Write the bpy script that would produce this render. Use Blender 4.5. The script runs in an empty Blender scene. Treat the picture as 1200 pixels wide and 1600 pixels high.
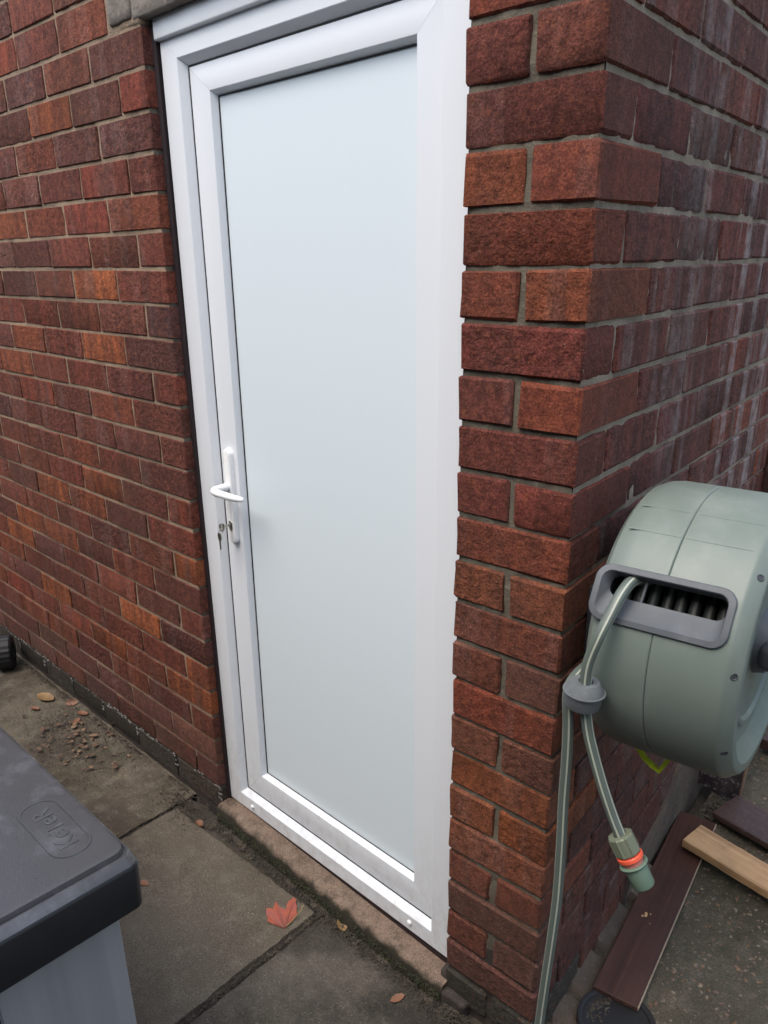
import bpy, bmesh, math, random
import numpy as np
from mathutils import Vector, Matrix, noise
R = math.radians
random.seed(7)
SC = bpy.context.scene
COL = SC.collection

# ---------------------------------------------------------------- camera, sky, sun, exposure
cam_d = bpy.data.cameras.new("camera")
cam = bpy.data.objects.new("camera", cam_d); COL.objects.link(cam); SC.camera = cam
cam_d.sensor_fit = 'VERTICAL'; cam_d.sensor_height = 24.0; cam_d.sensor_width = 18.0
cam_d.lens = 24.0 * 1225.3 / 1600.0
cam_d.shift_x = 5.48 / 1600.0; cam_d.shift_y = 75.53 / 1600.0
cam_d.clip_start = 0.02; cam_d.clip_end = 600
def rodr(r):
    t = math.sqrt(sum(c*c for c in r)); k = [c/t for c in r]
    K = Matrix(((0, -k[2], k[1]), (k[2], 0, -k[0]), (-k[1], k[0], 0)))
    return Matrix.Identity(3) + K*math.sin(t) + (K@K)*(1-math.cos(t))
RW = rodr((1.8402, .7065, -.5031))
M3 = Matrix((RW[0], -RW[1], -RW[2])).transposed()
cam.matrix_world = Matrix.Translation((.7345, -.974, 1.5131)) @ M3.to_4x4()

SUN_EL, SUN_AZ = 60.0, 190.0          # azimuth measured from +y clockwise
w = bpy.data.worlds.new("World"); SC.world = w; w.use_nodes = True
nt = w.node_tree; nt.nodes.clear()
sky = nt.nodes.new("ShaderNodeTexSky"); sky.sky_type = 'NISHITA'; sky.sun_disc = False
sky.sun_elevation = R(SUN_EL); sky.sun_rotation = R(SUN_AZ); sky.dust_density = 4.0; sky.air_density = 1.3
sky.ozone_density = 1.0
hs = nt.nodes.new("ShaderNodeHueSaturation"); hs.inputs['Saturation'].default_value = 0.8
bg = nt.nodes.new("ShaderNodeBackground"); bg.inputs['Strength'].default_value = 0.15
wo = nt.nodes.new("ShaderNodeOutputWorld")
nt.links.new(sky.outputs[0], hs.inputs['Color']); nt.links.new(hs.outputs[0], bg.inputs[0]); nt.links.new(bg.outputs[0], wo.inputs[0])
sd = bpy.data.lights.new("sun", 'SUN'); sd.energy = 0.5; sd.angle = R(50); sd.color = (1.0, .98, .96)
sun = bpy.data.objects.new("sun", sd); COL.objects.link(sun)
az = R(SUN_AZ); el = R(SUN_EL)
sdir = Vector((math.sin(az)*math.cos(el), math.cos(az)*math.cos(el), math.sin(el)))
sun.rotation_euler = sdir.to_track_quat('Z', 'Y').to_euler(); sun.location = sdir*20
SC.view_settings.view_transform = 'Standard'; SC.view_settings.look = 'None'
SC.view_settings.gamma = 1.0; SC.view_settings.use_curve_mapping = False
SC.view_settings.exposure = 1.08

# ---------------------------------------------------------------- frames of reference
LC = Vector((-.8276, .0425, 0)); LYAW = -.0316            # left wall: corner at the door opening
SYAW = -.0868; PIER = .2073                                # return wall direction
DS = Vector((math.sin(SYAW), math.cos(SYAW), 0)); NS = Vector((DS.y, -DS.x, 0)); PS = Vector((PIER, 0, 0))
DD = (-LC).normalized(); ND = Vector((DD.y, -DD.x, 0)); DYAW = math.atan2(DD.y, DD.x)
def WR(a, b, z): return PS + NS*a + DS*b + Vector((0, 0, z))

# ---------------------------------------------------------------- node helpers
def new_mat(name):
    m = bpy.data.materials.new(name); m.use_nodes = True
    t = m.node_tree; b = t.nodes.get('Principled BSDF')
    return m, t, b
def N(t, typ, **kw):
    n = t.nodes.new(typ)
    for k, v in kw.items():
        if k in n.inputs: n.inputs[k].default_value = v
        else: setattr(n, k, v)
    return n
def L(t, a, b): t.links.new(a, b)
def ramp(t, src, stops, interp='LINEAR'):
    n = t.nodes.new('ShaderNodeValToRGB'); cr = n.color_ramp; cr.interpolation = interp
    while len(cr.elements) < len(stops): cr.elements.new(0.5)
    for e, (p, c) in zip(cr.elements, stops):
        e.position = p; e.color = (c[0], c[1], c[2], 1) if not isinstance(c, (int, float)) else (c, c, c, 1)
    L(t, src, n.inputs[0]); return n.outputs[0]
def mix(t, fac, a, b, mode='MIX'):
    n = t.nodes.new('ShaderNodeMix'); n.data_type = 'RGBA'; n.blend_type = mode
    for i, v in ((0, fac), (6, a), (7, b)):
        if hasattr(v, 'is_output'): L(t, v, n.inputs[i])
        elif isinstance(v, (int, float)): n.inputs[i].default_value = v
        else: n.inputs[i].default_value = (v[0], v[1], v[2], 1)
    return n.outputs[2]
def mth(t, op, a, b=0.5):
    n = t.nodes.new('ShaderNodeMath'); n.operation = op
    for i, v in ((0, a), (1, b)):
        if hasattr(v, 'is_output'): L(t, v, n.inputs[i])
        else: n.inputs[i].default_value = v
    return n.outputs[0]
def noi(t, vec, scale, detail=4, rough=.55, dist=0.0, out=0):
    n = N(t, 'ShaderNodeTexNoise', Scale=scale, Detail=detail, Roughness=rough, Distortion=dist)
    if vec is not None: L(t, vec, n.inputs['Vector'])
    return n.outputs[out]
def vor(t, vec, scale, feature='F1', out='Distance', rnd=1.0):
    n = N(t, 'ShaderNodeTexVoronoi', Scale=scale, Randomness=rnd); n.feature = feature
    L(t, vec, n.inputs['Vector']); return n.outputs[out]
def mapping(t, vec, scale=(1, 1, 1), rot=(0, 0, 0)):
    n = t.nodes.new('ShaderNodeMapping'); n.inputs['Scale'].default_value = scale; n.inputs['Rotation'].default_value = rot
    L(t, vec, n.inputs[0]); return n.outputs[0]
def bump(t, b, h, strength=.5, dist=.01, prev=None):
    n = N(t, 'ShaderNodeBump', Strength=strength, Distance=dist); L(t, h, n.inputs['Height'])
    if prev is not None: L(t, prev, n.inputs['Normal'])
    L(t, n.outputs[0], b.inputs['Normal']); return n.outputs[0]
def objco(t, randomise=False):
    tc = t.nodes.new('ShaderNodeTexCoord'); v = tc.outputs['Object']
    if randomise:
        oi = t.nodes.new('ShaderNodeObjectInfo')
        r = oi.outputs['Random']
        cb = t.nodes.new('ShaderNodeCombineXYZ'); L(t, mth(t, 'MULTIPLY', r, 37.0), cb.inputs[0]); L(t, mth(t, 'MULTIPLY', r, 91.0), cb.inputs[1]); L(t, mth(t, 'MULTIPLY', r, 53.0), cb.inputs[2])
        ad = t.nodes.new('ShaderNodeVectorMath'); ad.operation = 'ADD'; L(t, v, ad.inputs[0]); L(t, cb.outputs[0], ad.inputs[1])
        return ad.outputs[0], r
    return v
def worldco(t):
    return t.nodes.new('ShaderNodeNewGeometry').outputs['Position']

# ---------------------------------------------------------------- materials
def brick_material(name, palette, band=.6, pale=.15, alt=(.105, .034, .024), palec=(.30, .22, .20), grime=0.0, relief=1.0, grimec=(.05, .042, .028), side=0.0, streak=0.0):
    m, t, b = new_mat(name)
    v, r = objco(t, True)
    n = len(palette)
    base = ramp(t, r, [(i/(n-1) if n > 1 else 0, c) for i, c in enumerate(palette)])
    # bands across each brick left by the kiln
    bv = mapping(t, v, (22, 22, 2.2))
    bn = noi(t, bv, 1.0, 2, .5, .3)
    c = mix(t, mth(t, 'MULTIPLY', ramp(t, bn, [(.44, 0.0), (.56, 1.0)]), band), base, alt)
    bv2 = mapping(t, v, (17, 17, 1.1))
    bn2 = noi(t, bv2, 1.0, 1, .5, .1)
    blot = noi(t, v, 28, 5, .65)
    c = mix(t, mth(t, 'MULTIPLY', mth(t, 'MULTIPLY', ramp(t, bn2, [(.58, 0.0), (.62, 1.0)]), pale), ramp(t, blot, [(.35, .3), (.6, 1.0)])), c, palec)
    fine = noi(t, v, 300, 5, .8)
    c = mix(t, 1.0, c, ramp(t, fine, [(.30, .35), (.5, .95), (.68, 1.75)]), 'MULTIPLY')
    mid = noi(t, v, 70, 4, .6)
    c = mix(t, 1.0, c, ramp(t, mid, [(.3, .58), (.52, 1.0), (.75, 1.42)]), 'MULTIPLY')
    # orange fired crumbs and pale specks
    c = mix(t, mth(t, 'MULTIPLY', ramp(t, noi(t, v, 75, 5, .75, .2), [(.56, 0.0), (.68, 1.0)]), .6), c, (.30, .095, .04))
    c = mix(t, mth(t, 'MULTIPLY', ramp(t, vor(t, v, 95), [(.05, 1.0), (.10, 0.0)]), .5), c, (.36, .31, .27))
    wp = worldco(t)
    if side:        # faces turned to the return side are mixed towards a darker purple brown
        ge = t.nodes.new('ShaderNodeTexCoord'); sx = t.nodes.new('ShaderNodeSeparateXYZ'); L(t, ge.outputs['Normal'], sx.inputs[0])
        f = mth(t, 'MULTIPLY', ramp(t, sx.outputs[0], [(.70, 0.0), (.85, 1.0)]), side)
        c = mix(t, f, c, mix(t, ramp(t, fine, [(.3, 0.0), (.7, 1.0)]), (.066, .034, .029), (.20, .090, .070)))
    if streak:      # lime runs down the return wall
        sv = noi(t, mapping(t, wp, (14, 14, .55)), 1.0, 2, .5, .1)
        sy = t.nodes.new('ShaderNodeSeparateXYZ'); L(t, wp, sy.inputs[0])
        rg_ = mth(t, 'MULTIPLY', ramp(t, sy.outputs[1], [(.30, 0.0), (.55, 1.0)]), ramp(t, sy.outputs[2], [(.85, 0.0), (1.1, 1.0)]))
        f = mth(t, 'MULTIPLY', mth(t, 'MULTIPLY', ramp(t, sv, [(.52, 0.0), (.60, 1.0)]), rg_), mth(t, 'MULTIPLY', ramp(t, blot, [(.38, 0.15), (.6, 1.0)]), streak))
        c = mix(t, f, c, (.40, .35, .34))
    if grime > 0:
        g = noi(t, wp, 7, 5, .65)
        c = mix(t, mth(t, 'MULTIPLY', ramp(t, g, [(.30, 0.35), (.62, 1.0)]), grime), c, grimec)
    else:
        g = noi(t, wp, 3.2, 5, .65)
        c = mix(t, mth(t, 'MULTIPLY', ramp(t, g, [(.48, 0.0), (.70, 1.0)]), .38), c, (.055, .038, .028))
    L(t, c, b.inputs['Base Color']); b.inputs['Roughness'].default_value = .82
    b.inputs['Specular IOR Level'].default_value = .22
    # gritty relief, deeper on some bricks than on others
    k = ramp(t, mth(t, 'FRACT', mth(t, 'MULTIPLY', r, 17.0)), [(.15, .25), (.9, 1.0)])
    dim = noi(t, v, 82, 4, .6, .15)
    pit = noi(t, v, 260, 5, .75)
    h = mth(t, 'ADD', mth(t, 'MULTIPLY', mth(t, 'MULTIPLY', dim, k), 1.5), mth(t, 'MULTIPLY', pit, .38))
    p = bump(t, b, h, min(1.0, .95*relief), .0066)
    bump(t, b, fine, 1.0, .0016, p)
    return m
PAL = [(0.249, 0.058, 0.031), (0.138, 0.046, 0.034), (0.201, 0.051, 0.031), (0.101, 0.040, 0.035), (0.170, 0.051, 0.033), (0.307, 0.090, 0.033), (0.154, 0.045, 0.031), (0.217, 0.064, 0.035), (0.119, 0.045, 0.035), (0.239, 0.053, 0.031), (0.085, 0.038, 0.036), (0.185, 0.066, 0.041)]
PALP = [(0.207, 0.044, 0.031), (0.154, 0.044, 0.034), (0.228, 0.058, 0.031), (0.127, 0.051, 0.040), (0.180, 0.046, 0.033), (0.244, 0.073, 0.033), (0.196, 0.042, 0.031)]
PALP2 = [(0.233, 0.068, 0.031), (0.178, 0.058, 0.037), (0.262, 0.092, 0.037), (0.139, 0.068, 0.053), (0.217, 0.074, 0.039), (0.272, 0.083, 0.031), (0.158, 0.052, 0.039)]
PALD = [(0.153, 0.056, 0.048), (0.187, 0.059, 0.046), (0.131, 0.056, 0.053), (0.227, 0.067, 0.042), (0.153, 0.067, 0.052), (0.171, 0.052, 0.046)]
M_BRICK = brick_material('brick_red', PAL, .6, .15)
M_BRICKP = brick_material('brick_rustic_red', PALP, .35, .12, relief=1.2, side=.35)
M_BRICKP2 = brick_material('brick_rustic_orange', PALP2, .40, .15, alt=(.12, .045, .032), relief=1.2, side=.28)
M_BRICKS = brick_material('brick_return_wall', PALD, .6, .35, streak=.7, alt=(.085, .042, .036), palec=(.32, .26, .25), relief=1.0)
M_BRICKLOW = brick_material('brick_low_dirty', PALD, .3, .1, grime=.45)
M_BRICKFOOT = brick_material('brick_foot_grey', [(.075, .060, .048), (.06, .05, .042), (.085, .062, .048)], .2, .1, alt=(.05, .045, .04), grime=.6, grimec=(.04, .042, .034))
M_BRICKSLOW = brick_material('brick_painted_maroon', [(.105, .038, .028), (.085, .035, .030), (.125, .044, .030)], .4, .35, alt=(.070, .036, .034), palec=(.15, .12, .11), grime=.15, relief=.5)

def mortar_material(name, base, dark, pale, rough=.95):
    m, t, b = new_mat(name); p = worldco(t)
    c = mix(t, ramp(t, noi(t, p, 9, 5, .6), [(.35, 0.0), (.65, 1.0)]), base, dark)
    c = mix(t, mth(t, 'MULTIPLY', ramp(t, noi(t, p, 60, 4, .7), [(.55, 0.0), (.72, 1.0)]), .6), c, pale)
    c = mix(t, 1.0, c, ramp(t, noi(t, p, 700, 3, .7), [(.25, .6), (.75, 1.35)]), 'MULTIPLY')
    L(t, c, b.inputs['Base Color']); b.inputs['Roughness'].default_value = rough
    q = bump(t, b, noi(t, p, 120, 5, .7), .8, .004); bump(t, b, noi(t, p, 800, 2), .5, .001, q)
    return m
M_MORT = mortar_material('mortar_sandy', (.350, .255, .170), (.215, .160, .112), (.43, .35, .26))
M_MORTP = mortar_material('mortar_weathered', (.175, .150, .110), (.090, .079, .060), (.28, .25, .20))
M_MORTS = mortar_material('mortar_grey', (.34, .28, .21), (.19, .155, .115), (.42, .37, .30))
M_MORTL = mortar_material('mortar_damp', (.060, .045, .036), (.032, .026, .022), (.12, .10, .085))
M_WALLGREY = mortar_material('sky_block_grey', (.085, .088, .094), (.07, .073, .08), (.10, .10, .11))  # for the added wall that blocks low sky
M_RENDER = mortar_material('cement_render', (.120, .090, .066), (.070, .055, .042), (.20, .17, .14))
M_EFFL = mortar_material('efflorescence', (.27, .26, .235), (.15, .14, .125), (.42, .40, .37))

def plastic(name, col, rough, noise_amt=.04, scale=9, bumpn=0.0, spec=.5, dust=None, bscale=900, rv=.07):
    m, t, b = new_mat(name); v = objco(t)
    n = noi(t, v, scale, 5, .6)
    lo = tuple(c*(1-noise_amt) for c in col); hi = tuple(min(1, c*(1+noise_amt)) for c in col)
    c = mix(t, n, lo, hi)
    if dust:
        c = mix(t, mth(t, 'MULTIPLY', ramp(t, noi(t, mapping(t, v, (1, 1, .5)), 14, 6, .65), [(.5, 0.0), (.72, 1.0)]), dust[0]), c, dust[1])
    L(t, c, b.inputs['Base Color'])
    L(t, ramp(t, noi(t, v, scale*2.2, 5, .6), [(.3, max(.03, rough-rv)), (.7, min(1, rough+rv))]), b.inputs['Roughness'])
    b.inputs['Specular IOR Level'].default_value = spec
    if bumpn: bump(t, b, noi(t, v, bscale, 3, .6), bumpn, .0006)
    return m
M_UPVC = plastic('white_upvc', (.760, .795, .830), .32, .004, 5, .06, .5, None, 900, .01)
M_PANEL = plastic('white_infill_panel', (.705, .790, .830), .38, .003, 3, .05, .45, None, 900, .01)
M_HANDLE = plastic('white_handle_paint', (.88, .89, .89), .25, .01)
M_BLACK = plastic('black_rubber', (.012, .012, .013), .6, .1)
M_GREEN = plastic('sage_green_plastic', (.160, .196, .170), .40, .06, 7, .35, .5, (.30, (.31, .335, .31)), 1400)
M_GREEN2 = plastic('sage_green_connector', (.150, .225, .165), .38, .05, 30, .1)
M_OLIVE = plastic('olive_green_connector', (.155, .175, .120), .42, .05, 30, .1)
M_GREY = plastic('mid_grey_plastic', (.092, .103, .113), .50, .05, 20, .3, .4, (.22, (.30, .31, .32)))
M_DKGREY = plastic('dark_grey_plastic', (.045, .048, .055), .45, .06, 20, .2)
M_STOP = plastic('grey_rubber_stopper', (.115, .128, .132), .6, .1, 60, .5, .3, (.5, (.26, .28, .29)))
M_ORANGE = plastic('orange_plastic', (.80, .115, .055), .4, .03)
M_PINK = plastic('faded_pink_plastic', (.52, .17, .14), .5, .08, 200)
M_LIME = plastic('lime_plastic', (.55, .66, .02), .45, .05)
M_COILSHADE = plastic('shaded_hose_coil', (.030, .034, .030), .5, .1, 40)  # hose colour darkened to paint the shade inside the drum
M_STRIPESHADE = plastic('shaded_coil_stripe', (.11, .11, .09), .5, .1, 40)  # hose stripe darkened for the same painted shade
M_SEAL = plastic('dark_maroon_old_paint', (.020, .010, .012), .7, .2, 60, .5)
M_HOSE = plastic('grey_green_hose', (.110, .135, .118), .40, .08, 40, .15)
M_STRIPE = plastic('pale_hose_stripe', (.42, .45, .36), .5, .08, 40)
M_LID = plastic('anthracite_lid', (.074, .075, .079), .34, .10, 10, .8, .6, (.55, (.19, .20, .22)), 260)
M_LIDSHADE = plastic('anthracite_lid_shaded', (.012, .013, .015), .40, .08, 10, .4)  # lid plastic darkened to paint shade on its upright faces
M_METAL, t_, b_ = new_mat('nickel_key'); b_.inputs['Metallic'].default_value = 1; b_.inputs['Base Color'].default_value = (.55, .52, .46, 1); b_.inputs['Roughness'].default_value = .3
bump(t_, b_, noi(t_, objco(t_), 300, 3), .2, .0005)

for m_ in (M_UPVC,):
    t_ = m_.node_tree; b_ = t_.nodes['Principled BSDF']; src_ = b_.inputs['Base Color'].links[0].from_socket
    p_ = worldco(t_); sx_ = t_.nodes.new('ShaderNodeSeparateXYZ'); L(t_, p_, sx_.inputs[0])
    f_ = mth(t_, 'MULTIPLY', ramp(t_, sx_.outputs[2], [(.12, 1.0), (.42, 0.0)]), ramp(t_, noi(t_, mapping(t_, p_, (1, 1, .6)), 40, 6, .75), [(.46, 0.0), (.70, .45)]))
    L(t_, mix(t_, f_, src_, (.42, .39, .34)), b_.inputs['Base Color'])
def box_side_material():
    m, t, b = new_mat('grey_wood_effect_panel'); v = objco(t)
    s = noi(t, mapping(t, v, (40, 30, 1.2)), 1.0, 4, .5, .2)
    c = mix(t, s, (.225, .228, .232), (.385, .385, .388))
    L(t, c, b.inputs['Base Color']); b.inputs['Roughness'].default_value = .5
    bump(t, b, s, .5, .002); return m
M_BOXSIDE = box_side_material()

def ground_material(name, base, dark, pale, speck=(.34, .31, .26), speckd=.5, moss=0.0, patch=.5, spscale=230, wet=True):
    m, t, b = new_mat(name); p = worldco(t)
    c = mix(t, mth(t, 'MULTIPLY', ramp(t, noi(t, p, 4.5, 6, .68), [(.34, 0.0), (.62, 1.0)]), patch), base, dark)
    c = mix(t, mth(t, 'MULTIPLY', ramp(t, noi(t, p, 22, 5, .7), [(.5, 0.0), (.75, 1.0)]), .6), c, pale)
    if moss: c = mix(t, mth(t, 'MULTIPLY', ramp(t, noi(t, p, 7, 5, .7, .3), [(.5, 0.0), (.66, 1.0)]), moss), c, (.035, .040, .018))
    g = noi(t, p, 350, 4, .75)
    c = mix(t, 1.0, c, ramp(t, g, [(.30, .40), (.5, .95), (.70, 1.7)]), 'MULTIPLY')
    n = N(t, 'ShaderNodeTexVoronoi', Scale=spscale); L(t, p, n.inputs['Vector'])
    sel = ramp(t, n.outputs['Color'], [(.60, 0.0), (.75, 1.0)])
    dot = ramp(t, mth(t, 'ADD', n.outputs['Distance'], mth(t, 'MULTIPLY', noi(t, p, 60, 3), .45)), [(.36, 1.0), (.46, 0.0)])
    c = mix(t, mth(t, 'MULTIPLY', mth(t, 'MULTIPLY', sel, dot), speckd), c, speck)
    L(t, c, b.inputs['Base Color'])
    L(t, ramp(t, noi(t, p, 5, 4), [(.35, .62 if wet else .85), (.65, .95)]), b.inputs['Roughness'])
    b.inputs['Specular IOR Level'].default_value = .4
    q = bump(t, b, noi(t, p, 90, 5, .7), .7, .004); bump(t, b, g, .7, .0015, q)
    return m
M_SLAB = ground_material('paving_slab_concrete', (.125, .102, .074), (.062, .050, .036), (.185, .158, .118), spscale=210, speckd=.7)
M_SLABW = ground_material('paving_slab_damp', (.100, .084, .064), (.034, .029, .022), (.135, .117, .090), patch=1.0, moss=.25, spscale=210, speckd=.6)
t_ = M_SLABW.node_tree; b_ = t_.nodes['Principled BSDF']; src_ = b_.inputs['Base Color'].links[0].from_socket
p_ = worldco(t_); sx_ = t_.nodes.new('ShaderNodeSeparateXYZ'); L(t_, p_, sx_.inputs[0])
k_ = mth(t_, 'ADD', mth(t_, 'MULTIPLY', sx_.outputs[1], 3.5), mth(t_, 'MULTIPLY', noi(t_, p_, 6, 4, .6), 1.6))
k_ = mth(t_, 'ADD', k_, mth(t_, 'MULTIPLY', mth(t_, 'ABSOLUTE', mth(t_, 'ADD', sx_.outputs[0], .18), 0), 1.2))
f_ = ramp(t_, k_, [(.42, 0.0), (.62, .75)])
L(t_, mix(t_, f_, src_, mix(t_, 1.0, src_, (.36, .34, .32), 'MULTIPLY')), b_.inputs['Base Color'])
M_OLDC = ground_material('old_rough_concrete', (.140, .116, .080), (.060, .044, .030), (.240, .210, .155), moss=.35, patch=.9, spscale=180)
M_PEBC = ground_material('pebbly_concrete', (.100, .083, .056), (.050, .043, .028), (.165, .138, .102), speck=(.26, .19, .12), speckd=.7, moss=.6, patch=.8, spscale=120)
M_SOIL = ground_material('dirt', (.062, .050, .037), (.034, .028, .020), (.095, .078, .057), moss=.4, speckd=.25)
M_SILL = ground_material('buff_concrete_sill', (.215, .150, .110), (.140, .100, .075), (.27, .21, .16), speck=(.42, .33, .22), speckd=.6, patch=.5, spscale=180, wet=False)
def sill_material():
    m = M_SILL.copy(); m.name = 'sill_mossy_front'; t = m.node_tree; b = t.nodes['Principled BSDF']
    src = b.inputs['Base Color'].links[0].from_socket
    p = worldco(t); sp = t.nodes.new('ShaderNodeSeparateXYZ'); L(t, p, sp.inputs[0])
    geo = t.nodes.new('ShaderNodeNewGeometry'); sn = t.nodes.new('ShaderNodeSeparateXYZ'); L(t, geo.outputs['True Normal'], sn.inputs[0])
    k = mth(t, 'ADD', mth(t, 'MULTIPLY', sp.outputs[2], -22.0), mth(t, 'MULTIPLY', noi(t, p, 25, 5, .7), .8))
    f = ramp(t, mth(t, 'ADD', k, 2.35), [(.45, 0.0), (.75, 1.0)])
    c = mix(t, f, src, mix(t, noi(t, p, 120, 4, .7), (.014, .012, .008), (.048, .042, .024)))
    L(t, c, b.inputs['Base Color']); return m
M_SILLM = sill_material()

def wood_material(name, base, dark, streak, rough=.5, gscale=60, axis='x', bumps=.4, spots=0.0):
    m, t, b = new_mat(name); v = objco(t)
    sc = (1.6, gscale, gscale) if axis == 'x' else ((gscale, gscale, 1.6) if axis == 'z' else (gscale, 1.6, gscale))
    g = noi(t, mapping(t, v, sc), 1.0, 6, .62, .6)
    c = ramp(t, g, [(.25, dark), (.48, base), (.75, streak)])
    c = mix(t, mth(t, 'MULTIPLY', ramp(t, noi(t, v, 14, 4, .6), [(.45, 0.0), (.7, 1.0)]), .5), c, dark)
    if spots: c = mix(t, mth(t, 'MULTIPLY', ramp(t, noi(t, v, 60, 6, .8), [(.54, 0.0), (.62, 1.0)]), spots), c, (.38, .37, .38))
    L(t, c, b.inputs['Base Color']); b.inputs['Roughness'].default_value = rough
    bump(t, b, g, bumps, .002); return m
M_PLANK = wood_material('dark_stained_board', (.066, .032, .024), (.038, .020, .016), (.100, .050, .036), .38, 90)
M_BOARD = wood_material('weathered_dark_board', (.060, .032, .027), (.032, .020, .018), (.095, .058, .046), .5, 40, spots=.10)
M_TIMBER = wood_material('sawn_pale_timber', (.50, .30, .145), (.22, .125, .065), (.62, .41, .22), .7, 75, bumps=.6)
M_LEAN = wood_material('old_painted_board', (.035, .026, .030), (.018, .014, .017), (.06, .05, .055), .5, 20, 'z', spots=.6)
M_LEANEDGE = wood_material('raw_board_edge', (.19, .115, .070), (.09, .05, .035), (.28, .19, .12), .8, 80, 'z')
M_CORE = wood_material('pale_board_edge', (.36, .28, .19), (.16, .11, .08), (.45, .36, .26), .8, 80)
def lintel_material():
    m, t, b = new_mat('old_grey_lintel'); p = worldco(t)
    c = mix(t, ramp(t, noi(t, p, 18, 5, .65), [(.35, 0.0), (.65, 1.0)]), (.24, .21, .18), (.16, .14, .12))
    c = mix(t, mth(t, 'MULTIPLY', ramp(t, noi(t, p, 45, 5, .7, .5), [(.58, 0.0), (.66, 1.0)]), .6), c, (.36, .33, .29))
    L(t, c, b.inputs['Base Color']); b.inputs['Roughness'].default_value = .9
    q = bump(t, b, noi(t, p, 60, 5, .7), .7, .006); return m
M_LINTEL = lintel_material()
def leaf_material(name, col, col2):
    m, t, b = new_mat(name); v = objco(t)
    c = mix(t, ramp(t, noi(t, v, 40, 5, .65), [(.35, 0.0), (.65, 1.0)]), col, col2)
    L(t, c, b.inputs['Base Color']); b.inputs['Roughness'].default_value = .55
    bump(t, b, noi(t, v, 160, 4), .5, .001); return m
M_MAPLE = leaf_material('maple_red', (.36, .085, .038), (.27, .070, .055))
M_TAN = leaf_material('leaf_tan', (.30, .19, .075), (.20, .12, .06))
M_BROWNLEAF = leaf_material('leaf_brown', (.26, .115, .060), (.15, .070, .040))
M_PINKLEAF = leaf_material('leaf_pinkish', (.22, .105, .085), (.15, .075, .062))
M_STEM = leaf_material('leaf_stem', (.36, .27, .09), (.26, .18, .06))
def litter_material(name, cols):
    m, t, b = new_mat(name); p = worldco(t)
    n = N(t, 'ShaderNodeTexVoronoi', Scale=70.0); L(t, p, n.inputs['Vector'])
    c = ramp(t, n.outputs['Color'], [(.15+.7*i/(len(cols)-1), k) for i, k in enumerate(cols)])
    L(t, c, b.inputs['Base Color']); b.inputs['Roughness'].default_value = .8; return m
M_LITTER = litter_material('leaf_litter_flakes', [(.035, .022, .016), (.10, .052, .032), (.26, .165, .095), (.055, .034, .024), (.15, .080, .045), (.042, .028, .020)])
M_CRUMB = litter_material('soil_crumbs', [(.028, .022, .016), (.060, .046, .033), (.042, .035, .023), (.10, .08, .058)])
M_MOSS = litter_material('moss_tufts', [(.020, .024, .010), (.040, .042, .016), (.028, .026, .014), (.055, .058, .024)])
M_PEB = litter_material('pebbles', [(.09, .068, .048), (.17, .125, .085), (.20, .095, .045), (.10, .09, .075), (.25, .20, .14), (.12, .085, .06)])

# ---------------------------------------------------------------- mesh helpers
def mesh_obj(name, verts, faces, mats, parent=None, smooth=False, fm=None, sharp=35):
    me = bpy.data.meshes.new(name); me.from_pydata([tuple(v) for v in verts], [], faces); me.update()
    if not isinstance(mats, (list, tuple)): mats = [mats]
    for m in mats: me.materials.append(m)
    if fm is not None: me.polygons.foreach_set('material_index', fm)
    o = bpy.data.objects.new(name, me); COL.objects.link(o)
    if parent is not None: o.parent = parent
    if smooth:
        me.polygons.foreach_set('use_smooth', [True]*len(me.polygons)); me.set_sharp_from_angle(angle=R(sharp))
    return o
def bm_obj(name, bm, mats, parent=None, smooth=False, sharp=35):
    bmesh.ops.recalc_face_normals(bm, faces=bm.faces)
    me = bpy.data.meshes.new(name); bm.to_mesh(me); bm.free()
    if not isinstance(mats, (list, tuple)): mats = [mats]
    for m in mats: me.materials.append(m)
    o = bpy.data.objects.new(name, me); COL.objects.link(o)
    if parent is not None: o.parent = parent
    if smooth:
        me.polygons.foreach_set('use_smooth', [True]*len(me.polygons)); me.set_sharp_from_angle(angle=R(sharp))
    return o
def thing(name, label, cat, mat=None, group=None):
    o = bpy.data.objects.new(name, None); COL.objects.link(o); o.empty_display_size = .05
    if mat is not None: o.matrix_world = mat
    o['label'] = label; o['category'] = cat
    if group: o['group'] = group
    return o
def tag(o, label, cat, group=None):
    o['label'] = label; o['category'] = cat
    if group: o['group'] = group
    return o
def box_bm(x0, x1, y0, y1, z0, z1, bev=0.0, seg=2, warp=None, bm=None):
    own = bm is None
    if own: bm = bmesh.new()
    r = bmesh.ops.create_cube(bm, size=1)
    for v in r['verts']:
        v.co = Vector((x0+(x1-x0)*(v.co.x+.5), y0+(y1-y0)*(v.co.y+.5), z0+(z1-z0)*(v.co.z+.5)))
    if bev:
        es = list({e for v in r['verts'] for e in v.link_edges})
        bmesh.ops.bevel(bm, geom=es, offset=bev, segments=seg, affect='EDGES', profile=.5)
    if warp:
        for v in bm.verts: v.co = warp(v.co)
    return bm
def lathe(profile, seg=48, closed=True):
    """profile: (axial, radius) pairs, axis = local x"""
    V = []; F = []; n = len(profile)
    for i in range(seg):
        a = 2*math.pi*i/seg
        for (x, r) in profile: V.append((x, r*math.cos(a), r*math.sin(a)))
    for i in range(seg):
        j = (i+1) % seg
        for k in range(n if closed else n-1):
            l = (k+1) % n; F.append((i*n+k, i*n+l, j*n+l, j*n+k))
    return V, F
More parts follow.
